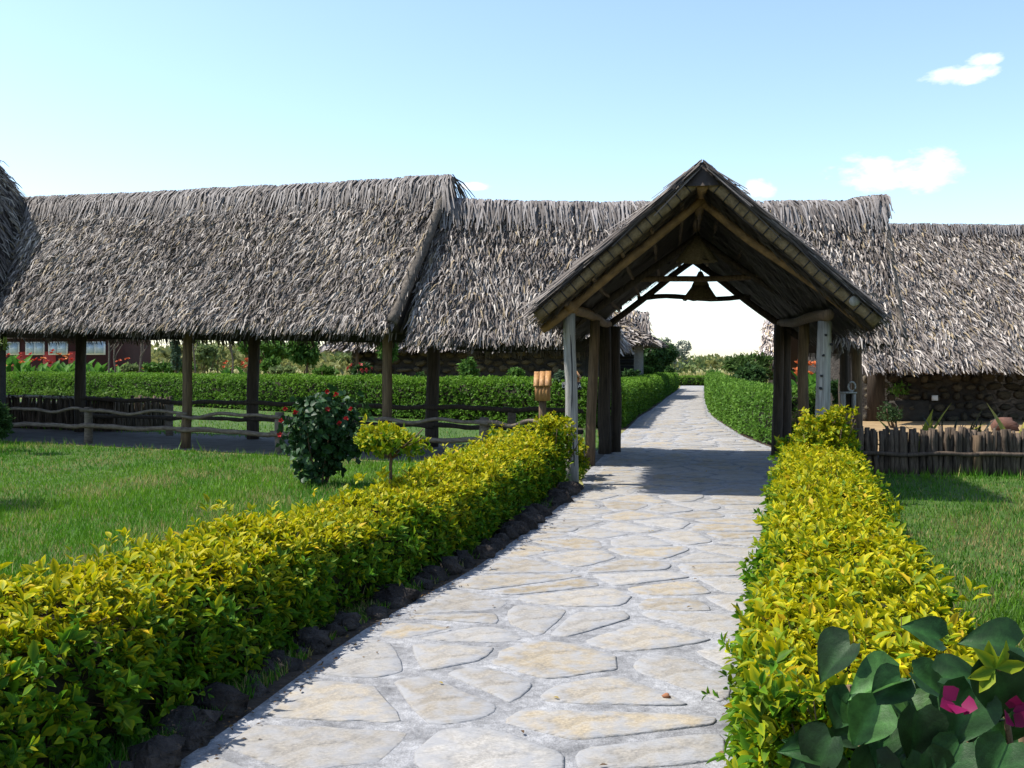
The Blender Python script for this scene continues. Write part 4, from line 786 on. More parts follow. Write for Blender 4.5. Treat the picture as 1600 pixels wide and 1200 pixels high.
# taller untrimmed clumps and the little standard beside the hedges
def yellow_bush(name, label, center, rad, n, seed, trunk=None, flat=False):
    base = np.array([center[0], center[1], 0]); t = thing(name, base, label, 'shrub')
    o, d, nr, ln, wd, c = crown(center, rad, n, .06, (YGR, YEL), seed, 6, 14, .35 if not flat else .2, 0, .48)
    new_growth = np.clip((o[:, 2] - (center[2] - rad[2])) / (2 * rad[2]) * 1.1 - .05, 0, 1); cc, ce = variegated(len(o), new_growth); kp = o[:, 2] > .03
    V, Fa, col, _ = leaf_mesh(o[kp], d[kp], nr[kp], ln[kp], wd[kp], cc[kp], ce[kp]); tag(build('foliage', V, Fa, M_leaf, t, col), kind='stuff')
    rr = random.Random(seed)
    if trunk: V, Fs = log(base - [0, 0, .03], np.array([center[0], center[1], center[2] - rad[2] * .5]), trunk, trunk * .8, 7, .06, .01); build('trunk', V, Fs, M_brownwood, t)
    for k in range(7):
        a = k * .9 + rr.random(); s_ = np.array([center[0], center[1], center[2] - rad[2] * .9 if trunk else .0]); e = np.array(center) + np.array([math.cos(a) * rad[0] * .75, math.sin(a) * rad[1] * .75, rad[2] * rr.uniform(0, .5)])
        V, Fs = log(s_, e, .011, .005, 6, .05, .01); build('branch', V, Fs, M_brownwood, t)
    return t
pc = P(612, 690, 8.6); yellow_bush('standard_shrub', 'small yellow umbrella-shaped shrub on a thin bare stem beside the red-flowered bush', (pc[0], pc[1], pc[2] + .03), (.42, .38, .19), 300, 5, .018, True)
pc = P(866, 668, 12.9); yellow_bush('variegated_shrub', 'tall yellow clump ending the hedge at the split grey gate post', (pc[0], pc[1], .62), (.5, .45, .42), 420, 6)
pc = P(1290, 660, 11.55); yellow_bush('variegated_shrub', 'tall yellow clump ending the hedge at the knotty grey gate post', (pc[0], pc[1], .74), (.48, .42, .56), 720, 8)
pc = G(-1.25, .9, .4); yellow_bush('variegated_shrub', 'shaded yellow-green clump inside the porch by the split post', (pc[0] - .47, pc[1] - .2, .34), (.24, .42, .36), 220, 9)

green_hedge([(-30, 55), (-17.2, 43.6), (-9, 35.8), (-2.2, 29.6), (1.2, 26.6), (2.45, 25.3)], 1.3, 1.22, 'long clipped green hedge behind the walkway', 190, .085)
dd = np.array([25.0, 28, 31, 34, 37.0]); green_hedge(np.c_[xl(dd) - .62, dd], 1.1, 1.12, 'green hedge on the shaded side of the path beyond the gate', 280, .07)
dd = np.array([38.5, 44, 50, 58, 66]); green_hedge(np.c_[xl(dd) - .62, dd], 1.1, 1.1, 'far green hedge run beyond the break, where the path narrows', 130, .08)
dd = np.array([18.9, 20.5, 22, 24, 27, 31, 36, 42, 50, 60]); green_hedge(np.c_[xr(dd) + .53, dd], 1.05, 1.12, 'bright green hedge curving along the sunlit side of the path', 180, .070, ((.13, .25, .03), (.055, .135, .016)))
green_hedge([(8.5, 77), (12.2, 77.5), (16, 77)], 1.2, .75, 'low green hedge closing the far end of the path', 90, .11)

# rocks that edge the hedge bed
def rock(name, x, y, r, seed, mat=M_rock, z=0.0):
    rr = random.Random(seed); V = []; nlat, nlon = 6, 9; sx, sy, sz = r * rr.uniform(.85, 1.25), r * rr.uniform(.8, 1.1), r * rr.uniform(.6, .85)
    for i in range(1, nlat):
        ph = math.pi * i / nlat
        for j in range(nlon): th = 6.283 * j / nlon + .3 * i; k = rr.uniform(.72, 1.2); V.append((math.sin(ph) * math.cos(th) * sx * k, math.sin(ph) * math.sin(th) * sy * k, math.cos(ph) * sz * k))
    V += [(0, 0, sz), (0, 0, -sz)]; Q = [(i * nlon + j, (i + 1) * nlon + j, (i + 1) * nlon + (j + 1) % nlon, i * nlon + (j + 1) % nlon) for i in range(nlat - 2) for j in range(nlon)]
    T = [(len(V) - 2, j, (j + 1) % nlon) for j in range(nlon)] + [(len(V) - 1, (nlat - 2) * nlon + (j + 1) % nlon, (nlat - 2) * nlon + j) for j in range(nlon)]
    V = np.array(V) + np.array([x, y, z + sz * .45]); return build(name, V, [np.array(Q), np.array(T)], mat, None, None, False, (x, y, z))
d = 2.6; i = 0
while d < 12.7:
    r = random.choice((random.uniform(.05, .09), random.uniform(.09, .16))); tag(rock('edging_rock', float(xl(d)) - .13 + random.uniform(-.09, .06), d, r, 100 + i, M_rock, -random.uniform(.0, .5) * r), 'dark porous rock edging the path under the variegated hedge', 'rock', 'dark rocks edging the path'); d += r * random.uniform(1.4, 2.1); i += 1

# ------------------------------------------------------------------ the red-flowered bush
bc = PG(520, 762); bcen = np.array([bc[0] - .20, bc[1] + .25, .68])
red = thing('flowering_bush', (bcen[0], bcen[1], 0), 'dark glossy round-leaved bush with red flowers on the lawn', 'bush')
o, d, nr, ln, wd, c = crown(bcen, (.66, .6, .78), 700, .085, ((.012, .040, .012), (.030, .075, .020)), 15, 4, 18, .35, .25, .85)
kp = o[:, 2] > .04; o, d, nr, ln, wd, c = o[kp], d[kp], nr[kp], ln[kp], wd[kp], c[kp]
vis = -(o[:, 1] - bcen[1]) + .5 * (o[:, 2] - bcen[2]); pick = np.zeros(len(o), bool); pick[np.argsort(-vis)[:300]] = True
single_leaves(red, o[pick], d[pick], nr[pick], ln[pick], wd[pick], c[pick], c[pick], 'redbush', M_dleaf)
V, Fa, col, _ = leaf_mesh(o[~pick], d[~pick], nr[~pick], ln[~pick], wd[~pick], c[~pick], c[~pick]); tag(build('foliage', V, Fa, M_dleaf, red, col), kind='stuff')
for k in range(6):
    a = k * 1.05; V, Fs = log((bcen[0] + .05 * math.cos(a), bcen[1] + .05 * math.sin(a), -.03), bcen + [.3 * math.cos(a), .3 * math.sin(a), .15], .016, .008, 6, .06, .015); build('stem', V, Fs, M_brownwood, red)
for px, py in ((437, 705), (446, 640), (461, 645), (512, 613), (525, 617), (511, 640), (549, 640), (541, 655), (531, 662), (440, 658)):
    q = P(px, min(py, 680), bcen[1] - .40); flower(red, q, (random.uniform(-.4, .4), -.8, .5), .042, (.30, .008, .010), 8)
# ------------------------------------------------------------------ bougainvillea close to the camera
bg_ = thing('bougainvillea', (.86, 1.62, 0), 'bougainvillea with big heart-shaped dark leaves and magenta bracts over the hedge end', 'shrub')
def heart_mesh():
    NT, NU = 9, 7; V = []
    for i in range(NT):
        t = i / (NT - 1); w = .50 * (math.sin(math.pi * min(1, t ** .58)) ** .72 if 0 < t < 1 else 0) * (1 - .35 * t * t) + (.16 if i == 0 else 0) * 0
        if i == 0: w = .20
        if i == NT - 1: w = .0
        for j in range(NU):
            u_ = -1 + 2 * j / (NU - 1); y = t * 1.0 - (.13 * abs(u_) ** 1.3 * (1 - t) ** 3) + (.04 if i == 0 and abs(u_) < .2 else 0); V.append((u_ * w, y, abs(u_) * w * .52 - .02 * math.cos(u_ * 9)))
    T = [(i * NU + j, i * NU + j + 1, (i + 1) * NU + j + 1, (i + 1) * NU + j) for i in range(NT - 1) for j in range(NU - 1)]
    return np.array(V, float), np.array(T)
hv, ht = heart_mesh(); hearts = []
for k in range(9):
    V = hv.copy(); V[:, 2] += V[:, 0] ** 2 * random.uniform(-.5, .3) - V[:, 1] ** 2 * random.uniform(.05, .45) + .03 * np.sin(V[:, 1] * 9 + k) * np.sign(V[:, 0]) * np.abs(V[:, 0]); base = np.array([.011, .036, .008]) * random.uniform(.6, 1.3) + (np.array([.018, .045, .008]) if k > 6 else 0)
    rib = np.exp(-(V[:, 0:1] / .05) ** 2); col = base[None] * (1 + .9 * rib + .25 * np.sin(V[:, 1:2] * 16 + np.abs(V[:, 0:1]) * 12)); me = make_mesh('heart_leaf', V, ht, M_dleaf, col, True); hearts.append(me)
def place(me, pos, d, n, size, parent, name='leaf'):
    y = nrm(np.asarray(d, float)); x = nrm(np.cross(y, np.asarray(n, float))); z = np.cross(x, y); o = bpy.data.objects.new(name, me); C.objects.link(o); o.parent = parent; m = Matrix.Identity(4); q = np.asarray(pos) - ORG[parent]
    for r in range(3): m[r][0], m[r][1], m[r][2], m[r][3] = x[r] * size, y[r] * size, z[r] * size, q[r]
    o.matrix_local = m; return o
big = [(1330, 1005, 1.5, .125, (-.75, 0, -.65), (-.5, -.5, .6)), (1405, 1060, 1.45, .135, (-.9, -.1, -.2), (.1, -.3, 1)), (1372, 1100, 1.40, .115, (-.5, -.1, -.75), (-.1, -.8, .5)), (1330, 1083, 1.45, .10, (-.4, 0, -.8), (-.4, -.8, .3)),
       (1433, 1108, 1.38, .125, (-.05, -.1, -.95), (.1, -1, .25)), (1425, 1050, 1.5, .11, (.7, -.2, -.5), (.1, -.6, .8)), (1520, 1075, 1.38, .14, (-.35, -.1, -.85), (-.2, -.9, .3)), (1555, 1030, 1.36, .15, (.15, -.1, -1), (-.1, -1, .2)),
       (1470, 1058, 1.46, .12, (.8, -.1, .1), (0, -.5, .9)), (1575, 1160, 1.32, .12, (-.4, -.1, -.8), (-.2, -.8, .6)), (1500, 1160, 1.36, .11, (-.3, -.1, -.5), (0, -.7, .8)), (1590, 1010, 1.48, .13, (-.8, 0, .2), (-.2, -.6, .7)),
       (1300, 1150, 1.48, .13, (-.5, 0, -.8), (-.7, -.6, .2)), (1365, 1170, 1.40, .12, (-.2, -.1, -.9), (0, -1, .2)), (1440, 1175, 1.36, .13, (.2, -.1, -.9), (.1, -1, .3)), (1560, 1120, 1.40, .10, (-.9, 0, -.1), (0, -.3, 1)), (1470, 1000, 1.55, .10, (-.6, 0, .3), (-.2, -.7, .7))]
for (px, py, d_, sz, dv, nv_) in big: place(random.choice(hearts), P(px, py, d_), dv, nv_, sz * .60, bg_)
rr = random.Random(3)
for k in range(270):
    px, dd_ = rr.uniform(1265, 1760), rr.uniform(1.42, 1.95); top = 1015 + (max(0, 1400 - px)) * .5 + 20 * math.sin(px * .03); py = top + 60 + rr.random() ** 1.3 * 420
    place(rr.choice(hearts), P(px, py, dd_), (rr.uniform(-.9, .6), rr.uniform(-.5, .2), rr.uniform(-1, .2)), (rr.uniform(-.6, .6), -.8, rr.uniform(.1, .9)), rr.uniform(.05, .078), bg_)
for k in range(12):
    e = P(rr.uniform(1300, 1620), rr.uniform(1060, 1180), rr.uniform(1.5, 1.8)); V, Fs = log((.86 + rr.uniform(-.1, .1), 1.62 + rr.uniform(-.1, .1), -.02), e, .012, .005, 6, .06, .03); build('stem', V, Fs, M_brownwood, bg_)
for px, py, d_, ax in ((1497, 1098, 1.30, (-.3, -.8, .6)), (1580, 1112, 1.34, (.2, -.8, .3))):
    flower(bg_, P(px, py, d_), ax, .023, (.15, .003, .045), 4, 'bract', 1.15)
vl = thing('variegated_sprig', (.98, 1.75, 0), 'single tall sprig of serrated yellow-edged leaves poking through the bougainvillea', 'sprig')
V, Fs = log((.98, 1.75, -.02), P(1560, 1040, 1.36), .008, .004, 6, .05, .02); build('stem', V, Fs, M_brownwood, vl)
tip = P(1555, 1045, 1.35); ds = np.array([(-.25, -.1, .95), (-.95, -.2, -.25), (-.7, -.3, -.75), (.5, 0, .8), (.8, -.2, .2), (-.6, -.2, .6)]); m = len(ds)
single_leaves(vl, np.repeat(tip[None], m, 0), ds, np.array([(-.3, -.9, .3)] * m) + rng.normal(0, .3, (m, 3)), np.full(m, .042), np.full(m, .019), np.tile((.07, .16, .010), (m, 1)), np.tile((.22, .25, .010), (m, 1)), 'sprig', M_leaf, nvar=3)

# ------------------------------------------------------------------ wooden path lamps, sign, planter, agaves, spade
def path_lamp(px, py_base_top, d, label, wpx=22, rz=0.0, roof=True):
    c = P(px, py_base_top, d); t = thing('path_lamp', (c[0], c[1], 0), label, 'lamp', 'wooden garden lamps'); w = .19
    V, Fs = log((c[0], c[1], -.03), (c[0], c[1], c[2] + .02), .06, .055, 9, .04, .005, 4); build('post', V, Fs, M_brownwood, t, smooth=True)
    for k in range(4):
        off = rot2((-.375 * w + k * .25 * w, -w / 2), rz); b = box((c[0] + off[0], c[1] + off[1], c[2]), w * .235, .02, .26 - .006 * (k % 2), rz); build('plank', b[0], b[1], M_lampwood, t)
    for sx, sy, lx, ly in ((-1, 0, .02, w), (1, 0, .02, w), (0, 1, w - .03, .02)):
        off = rot2((sx * w / 2, sy * w / 2), rz); b = box((c[0] + off[0], c[1] + off[1], c[2] + .003), lx, ly, .24, rz); build('side_panel', b[0], b[1], M_lampwood, t)
    for sg in (-1, 1):
        ro = None
        for k in range(3):
            xx = -.33 * (w + .06) + k * .33 * (w + .06); V = []
            for x_, y_, z_ in [(xx - .040, sg * -.14, .20), (xx + .040, sg * -.14, .20), (xx + .040, 0, .40), (xx - .040, 0, .40)]: o_ = rot2((x_, y_), rz); V.append((c[0] + o_[0], c[1] + o_[1], c[2] + z_ + .004 * k))
            V = np.array(V + [(a, b_, z_ + .022) for a, b_, z_ in V]); build('roof_plank', V, [np.array([(3, 2, 1, 0), (4, 5, 6, 7), (0, 1, 5, 4), (1, 2, 6, 5), (2, 3, 7, 6), (3, 0, 4, 7)])], M_lampwood, t)
    return t
path_lamp(848, 626, 14.4, 'birdhouse-shaped plank lamp on a post behind the hedge end, plank roof facing the path', rz=-.12)
lp2 = path_lamp(898, 606, 22.5, 'smaller plank lamp half hidden by the split gate post, above a black name board', rz=1.35)
sgn = thing('name_board', P(893, 603, 22.2) * np.array([1, 1, 0]), 'black name board with white capital letters under the plank lamp', 'sign')
c = P(893, 609, 22.2); b = box(c, .42, .03, .17); build('board', b[0], b[1], M_black, sgn); V, Fs = log((c[0], c[1] + .03, -.03), (c[0], c[1] + .03, c[2] + .1), .03); build('stake', V, Fs, M_brownwood, sgn)
cu = bpy.data.curves.new('lettering', 'FONT'); cu.body = 'DOYUA'; cu.size = .125; cu.extrude = .002; cu.align_x = 'CENTER'; cu.align_y = 'CENTER'; tmp = bpy.data.objects.new('tmp', cu); C.objects.link(tmp)
dg = bpy.context.evaluated_depsgraph_get(); lm = bpy.data.meshes.new_from_object(tmp.evaluated_get(dg)); bpy.data.objects.remove(tmp)
lt = bpy.data.objects.new('lettering', lm); C.objects.link(lt); lt.parent = sgn; lm.materials.clear(); lm.materials.append(M_white); lt.rotation_euler = (R(90), 0, 0); lt.location = (0, -.019, float(c[2] + .085)); 

c = P(1325, 640, 13.6); lan = thing('lantern_stump', (c[0], c[1], 0), 'small pale-framed wooden lantern box behind the knotty post clump', 'lantern')
for sx in (-1, 1): b = box((c[0] + sx * .07, c[1], c[2] - .02), .028, .15, .24); build('frame', b[0], b[1], M_greywood, lan)
b = box((c[0], c[1], c[2] + .223), .19, .17, .02); build('lid', b[0], b[1], M_greywood, lan); b = box((c[0], c[1] + .05, c[2] - .02), .12, .03, .23); build('back', b[0], b[1], M_darkwood, lan)
V, Fs = log((c[0], c[1], -.03), (c[0], c[1], c[2]), .07, .07); build('post', V, Fs, M_brownwood, lan)
c = P(1331, 616, 14.0); sp = thing('spade', (c[0], c[1], 0), 'garden spade stuck upright with its D-shaped handle showing', 'tool')
V, Fs = log((c[0], c[1], .2), (c[0], c[1], c[2] + .05), .017, .017, 7, .02, 0); build('shaft', V, Fs, M_greywood, sp)
a = np.linspace(0, 6.283, 13); V, Fs = tube(np.c_[c[0] + .05 * np.cos(a), 0 * a + c[1], c[2] + .11 + .065 * np.sin(a)], .013, 6); build('handle', V, Fs, M_greywood, sp); b = box((c[0], c[1], -.05), .18, .012, .28); build('blade', b[0], b[1], M_darkwood, sp)

c = PG(1375, 657); plb = thing('planter_box', (c[0] + .3, c[1], 0), 'square stone planter box with a pale pillar corner in the sandy yard', 'planter'); b = box((c[0] - .35, c[1], -.02), .26, .3, .66); build('pillar', b[0], b[1], M_sand, plb); b = box((c[0] + .55, c[1] + .1, -.02), 1.5, .7, .60); build('box', b[0], b[1], M_stonewall, plb)
shrub('planter_plant', 'leafy light green plant spilling out of the stone planter box', 'plant', (c[0] + .4, c[1] - .1, .95), (.75, .5, .42), 260, .11, ((.06, .15, .02), (.14, .27, .04)), 71, None, .014, 4, ground=.55)
cc_ = PG(1395, 668); shrub('fine_shrub', 'fine-leaved dark shrub behind the stick fence', 'shrub', (cc_[0], cc_[1], .35), (.42, .4, .36), 260, .06, ((.02, .05, .015), (.05, .09, .025)), 72)
def agave(px, py, d, label, blades, L, w, cols, group=None, up=.6, seed=0, zb=0.0):
    c = P(px, py, d); c[2] = zb; t = thing('agave', c, label, 'plant', group); rr = random.Random(seed)
    for k in range(blades):
        a = k * 2.4 + rr.uniform(-.3, .3); el = rr.uniform(up, 1.35); dv = np.array([math.cos(a) * math.cos(el), math.sin(a) * math.cos(el), math.sin(el)]); sdv = nrm(np.cross(dv, [0, 0, 1.0])); nv_ = np.cross(sdv, dv); l = L * rr.uniform(.75, 1.1); V, Cc = [], []
        for i in range(6):
            t_ = i / 5; ww = w * (.55 + 1.6 * t_ * (1 - t_)) * (1 - t_ ** 4 * .97); p = c + dv * l * t_ + nv_ * (-.12 * l * t_ * t_); V += [p - sdv * ww + nv_ * ww * .35, p, p + sdv * ww + nv_ * ww * .35]; cl = np.array(cols[0]) * (1 - t_) + np.array(cols[1]) * t_; Cc += [cl * .9 + .01, cl * .75, cl * .9 + .01]
        Q = [(3 * i + j, 3 * i + j + 1, 3 * i + j + 4, 3 * i + j + 3) for i in range(5) for j in (0, 1)]; build('blade', V, [np.array(Q)], M_dleaf if sum(cols[0]) < .1 else M_leaf, t, np.array(Cc), True)
    return t
agave(1432, 690, 15.2, 'yellow-green agave with two upright blades behind the stick fence near the planter', 7, 1.12, .085, ((.13, .25, .02), (.30, .30, .04)), seed=1)
agave(1592, 690, 15.2, 'yellow-green agave with leaning pink-tipped blades behind the stick fence', 8, 1.12, .085, ((.12, .24, .02), (.34, .28, .06)), seed=2, up=.5)
for i, (px, L) in enumerate(((1480, .90), (1500, 1.0), (1518, .9), (1468, .85))): agave(px, 690, 15.0 + .1 * i, 'dark spiky aloe behind the middle of the stick fence', 9, L, .04, ((.012, .02, .012), (.02, .03, .018)), 'dark aloes behind the stick fence', .75, 10 + i)
c = PG(1540, 668); tag(rock('boulder', c[0], c[1] - 1.0, .33, 501, mat_noise('red_rock', (.07, .034, .024), (.14, .07, .05), 6, .95, .8)), 'rounded reddish boulder on the sandy yard behind the stick fence', 'boulder')

# ------------------------------------------------------------------ buildings behind
def stone_course(parent, a, b, z0, z1, step=.42, hgt=.24, mat=M_stonewall):
    """blocks laid on a wall line: every block an object, shared meshes"""
    a, b = np.asarray(a, float), np.asarray(b, float); L = np.linalg.norm(b - a); d = (b - a) / L; rz = math.atan2(d[1], d[0]); vs_ = []; org = ORG[parent]
    for k in range(6):
        V, Fs = box((0, 0, 0), 1, .10, 1); ps = [(.5 + .46 * math.cos(a_) * random.uniform(.8, 1.08), .5 + .46 * math.sin(a_) * random.uniform(.8, 1.08)) for a_ in np.linspace(0, 6.283, 9)[:-1]]; V = [(x_ - .5, .05, z_) for x_, z_ in ps] + [(x_ - .5, -.03, z_) for x_, z_ in ps] + [((x_ - .5) * .7, -.065 + random.uniform(-.01, .01), .5 + (z_ - .5) * .7) for x_, z_ in ps]; vs_.append(make_mesh('stone', np.array(V), [np.array([(r__ * 8 + j_, r__ * 8 + (j_ + 1) % 8, (r__ + 1) * 8 + (j_ + 1) % 8, (r__ + 1) * 8 + j_) for r__ in (0, 1) for j_ in range(8)]), np.array([tuple(range(16, 24))])], mat))
    z = z0; row = 0; cnt = 0
    while z < z1 - .05:
        x = -random.uniform(0, step * .6); h = hgt * random.uniform(.85, 1.15)
        while x < L:
            w = step * random.uniform(.6, 1.4); x0, x1 = max(x, 0), min(x + w, L)
            if x1 - x0 > .08:
                p = a + d * (x0 + x1) / 2 - org; o = bpy.data.objects.new('stone', random.choice(vs_)); C.objects.link(o); o.parent = parent; o.location = (p[0], p[1], z - org[2] + random.uniform(-.06, .06)); o.rotation_euler = (0, random.uniform(-.2, .2), rz); o.scale = ((x1 - x0) * random.uniform(.75, 1.12), random.uniform(.5, 1.2), min(h, z1 - z) * random.uniform(.65, 1.15)); cnt += 1
            x += w
        z += h; row += 1
    return cnt
def house(name, label, cat, x0, y0, x1, y1, depth, eave_z, ridge_z, over, mat, dens=120, tone=1.0, group=None, hip=0.0, wall_in=0.0, cap=.6, strip=(.25, .55), swidth=(.02, .045), overl=None):
    a, b = np.array([x0, y0, 0.]), np.array([x1, y1, 0.]); u = (b - a) / np.linalg.norm(b - a); n = np.array([u[1], -u[0], 0]); base = (a + b) / 2; t = thing(name, base, label, cat, group); back = -n * depth
    pts = [a, b, b + back, a + back]; V = np.array([p + [0, 0, -.05] for p in pts] + [p + [0, 0, eave_z + .5] for p in pts]); build('wall', V, [np.array([(0, 1, 5, 4), (1, 2, 6, 5), (2, 3, 7, 6), (3, 0, 4, 7)])], mat, t)
    ol = over if overl is None else overl
    E0, E1 = a + n * over - u * ol, b + n * over + u * ol; B0, B1 = a + back - n * over - u * ol, b + back - n * over + u * ol; R0, R1 = a + back / 2 - u * (ol - hip), b + back / 2 + u * (ol - hip)
    for p in (E0, E1, B0, B1): p[2] = eave_z
    R0[2] = R1[2] = ridge_z; mb = MB(); thatch_patch(mb, E0, E1, R0, R1, dens, tone=tone, length=strip, width=swidth); thatch_patch(mb, B0, B1, R0, R1, 20, tone=tone)
    if hip: 
        thatch_patch(mb, B0, E0, R0 + .001 * u, R0, dens, tone=tone, length=strip, width=swidth); thatch_patch(mb, E1, B1, R1, R1 + .001 * u, dens, tone=tone, length=strip, width=swidth)
    tag(mb.build('thatch_roof', M_thatch, t), kind='stuff')
    mb = MB(); dn = (E0 - R0); dn = n * (depth / 2 + over) + np.array([0, 0, eave_z - ridge_z]); db = -n * (depth / 2 + over) + np.array([0, 0, eave_z - ridge_z]); ridge_cap(mb, R0, R1, dn, db, cap, 60, tone); tag(mb.build('ridge_thatch', M_thatch, t), kind='stuff')
    if not hip:
        for A_, B_, R_ in ((a, a + back, R0), (b, b + back, R1)): build('gable', np.array([A_ + [0, 0, eave_z + .3], B_ + [0, 0, eave_z + .3], (A_ + B_) / 2 + [0, 0, ridge_z - .3]]), [np.array([(0, 1, 2)])], mat, t)
    return t, a, b, u, n
# the stone-walled lodge on the sandy yard
rl, a, b, u, n = house('thatched_lodge', 'stone-walled lodge with low thatched eave beyond the stick fence', 'building', 10.0, 28.4, 22.0, 28.9, 5.0, 1.56, 5.85, 1.6, M_stonewall, 500, 1.1, overl=.6, strip=(.24, .5), swidth=(.014, .03))
stone_course(rl, a + n * .05 + [0, 0, 0], a + u * 6.6 + n * .05, 0, 1.9, .38, .27, M_rubble)
c = P(1460, 622, 28.3); bx = box((c[0], 28.27, c[2] - .07), .17, .03, .15); build('socket_box', bx[0], bx[1], M_white, rl); bx = box((a[0] + .35, a[1] - .08, -.02), .5, .06, 1.95); dr0 = build('door', bx[0], bx[1], M_darkwood, rl)
for i in range(7): p = a + u * (1.2 + i * 1.05) + n * .1; V, Fs = log(p + [0, 0, 1.72] - n * .2, p + n * 1.35 + [0, 0, 1.38], .06, .055, 8); build('rafter_end', V, Fs, M_brownwood, rl)
# house behind the walkway
hb, a, b, u, n = house('thatched_house', 'dark-walled house with sunlit thatch behind the long green hedge', 'building', -6.2, 38.6, 2.6, 36.2, 5.5, 2.28, 5.2, .8, M_stonewall, 120, 1.2, hip=1.6, strip=(.3, .6), swidth=(.03, .06))
stone_course(hb, a + n * .05, b + n * .05, .6, 2.2, .52, .32, M_rubble)
for px_ in (-5.9, -2.9): V, Fs = log((px_, 38.6 - (px_ + 6.2) * .2727 - .55, -.03), (px_, 38.6 - (px_ + 6.2) * .2727 - .55, 2.2), .07); build('porch_post', V, Fs, M_brownwood, hb)
# hut past the gate on the shaded side
hg, a, b, u, n = house('thatched_hut', 'plank-walled hut with flared ridge beside the dark tree past the gate', 'building', 1.2, 47.5, 5.7, 46.5, 5.0, 2.65, 3.85, .9, mat_noise('grey_planks', (.10, .095, .09), (.2, .19, .175), 3, .9, .4, (.3, .3, 9)), 110, .85, hip=1.9, strip=(.35, .7), swidth=(.03, .06))
for k in range(9): V, Fs = box((0, 0, 0), 1, 1, 1); pa, pb = a + n * .03, b + n * .03; q0 = (pa + pb) / 2; bx = box((q0[0], q0[1], .2 + k * .28), float(np.linalg.norm(b - a)), .05, .255, math.atan2(u[1], u[0])); build('plank', bx[0], bx[1], hg.children[0].data.materials[0], hg)
mb = MB(); hc = P(1003, 500, 48.6); E0, E1, R0, R1 = hc + [-1.6, -.5, -.75], hc + [.35, -.5, -.75], hc + [-1.7, .6, .40], hc + [.42, .6, .46]; thatch_patch(mb, E0, E1, R0, R1, 140, None, 0, (.3, .6), (.03, .05), tone=1.15); tag(mb.build('ridge_hood', M_thatch, hg), kind='stuff')
# hut on the sunny side past the gate; raised thatch tone paints in sunlight
hp, a, b, u, n = house('thatched_hut', 'hut with tall thatch, sunlight put into its pale colour, past the gate', 'building', 12.75, 49.5, 19.0, 47.5, 5.0, 1.7, 3.78, .6, M_stonewall, 260, 2.3, overl=.35, strip=(.35, .7), swidth=(.03, .06), cap=.5)
# red cabin
rc = thing('red_cabin', (-30, 62, 0), 'dark red cabin with white-framed windows behind the canna bed', 'building'); ra, rb = np.array([-40., 63.5, 0]), np.array([-24.6, 59.5, 0]); u = (rb - ra) / np.linalg.norm(rb - ra); n = np.array([u[1], -u[0], 0]); rz = math.atan2(u[1], u[0])
pts = [ra, rb, rb - n * 5, ra - n * 5]; V = np.array([p + [0, 0, -.05] for p in pts] + [p + [0, 0, 3.3] for p in pts]); build('wall', V, [np.array([(0, 1, 5, 4), (1, 2, 6, 5), (2, 3, 7, 6), (3, 0, 4, 7)])], M_red, rc)
V = np.array([ra + n * .6 - u * .4, rb + n * .6 + u * .4, rb - n * 2.5 + u * .4, ra - n * 2.5 - u * .4, rb - n * 5.6 + u * .4, ra - n * 5.6 - u * .4]); V[:, 2] = [3.2, 3.2, 5.0, 5.0, 3.2, 3.2]; build('roof', np.vstack([V, V + [0, 0, .12]]), [np.array([(0, 1, 2, 3), (3, 2, 4, 5), (6, 7, 8, 9), (9, 8, 10, 11), (0, 1, 7, 6), (5, 4, 10, 11)])], M_darkwood, rc)
M_glass = mat_noise('window_glass', (.30, .38, .46), (.42, .50, .58), 1.0, .15, 0, spec=.6)
for px in (17, 56, 92, 150):
    k = (px - 800) / F; s = (ra[0] - k * ra[1]) / (k * u[1] - u[0]); p = ra + u * s + n * .06; p[2] = 2.2
    w = build('window', *box(p, 1.35, .06, .8, rz), M_white, rc)
    for sg in (-1, 1): bx = box(p + u * sg * .32 + n * .05 + [0, 0, .08], .52, .04, .64, rz); build('pane', bx[0], bx[1], M_glass, w)
for px in (36, 78, 118): k = (px - 800) / F; s = (ra[0] - k * ra[1]) / (k * u[1] - u[0]); p = ra + u * s + n * .04; bx = box(p, .9, .06, 2.4, rz); build('door', bx[0], bx[1], mat_noise('bright_red', (.32, .03, .02), (.4, .05, .03), 3, .6, .1), rc)
# steep roof at the end of the walkway (only its corner shows)
eb = thing('steep_roof_building', (-13.5, 21.8, 0), 'building with steep dark thatch rising at the far end of the walkway', 'building'); ap = np.array([-12.05, 21.8, 7.0]); qd = [np.array([-15.5, 19.6, 2.6]), np.array([-10.7, 20.4, 2.6]), np.array([-9.6, 24.4, 2.6]), np.array([-15.5, 24.6, 2.6])]
mb = MB()
for i in range(4): thatch_patch(mb, qd[i], qd[(i + 1) % 4], ap + [-.02, 0, 0], ap + [.02, 0, 0], 200 if i < 2 else 30, tone=.85)
tag(mb.build('thatch_roof', M_thatch, eb), kind='stuff')
V = np.array([(x, y, z) for z in (-.03, 2.9) for x, y in ((-15.2, 20.4), (-12.2, 20.6), (-12.2, 24), (-15.2, 24))]); build('wall', V, [np.array([(0, 1, 5, 4), (1, 2, 6, 5), (2, 3, 7, 6), (3, 0, 4, 7)])], M_stonewall, eb)

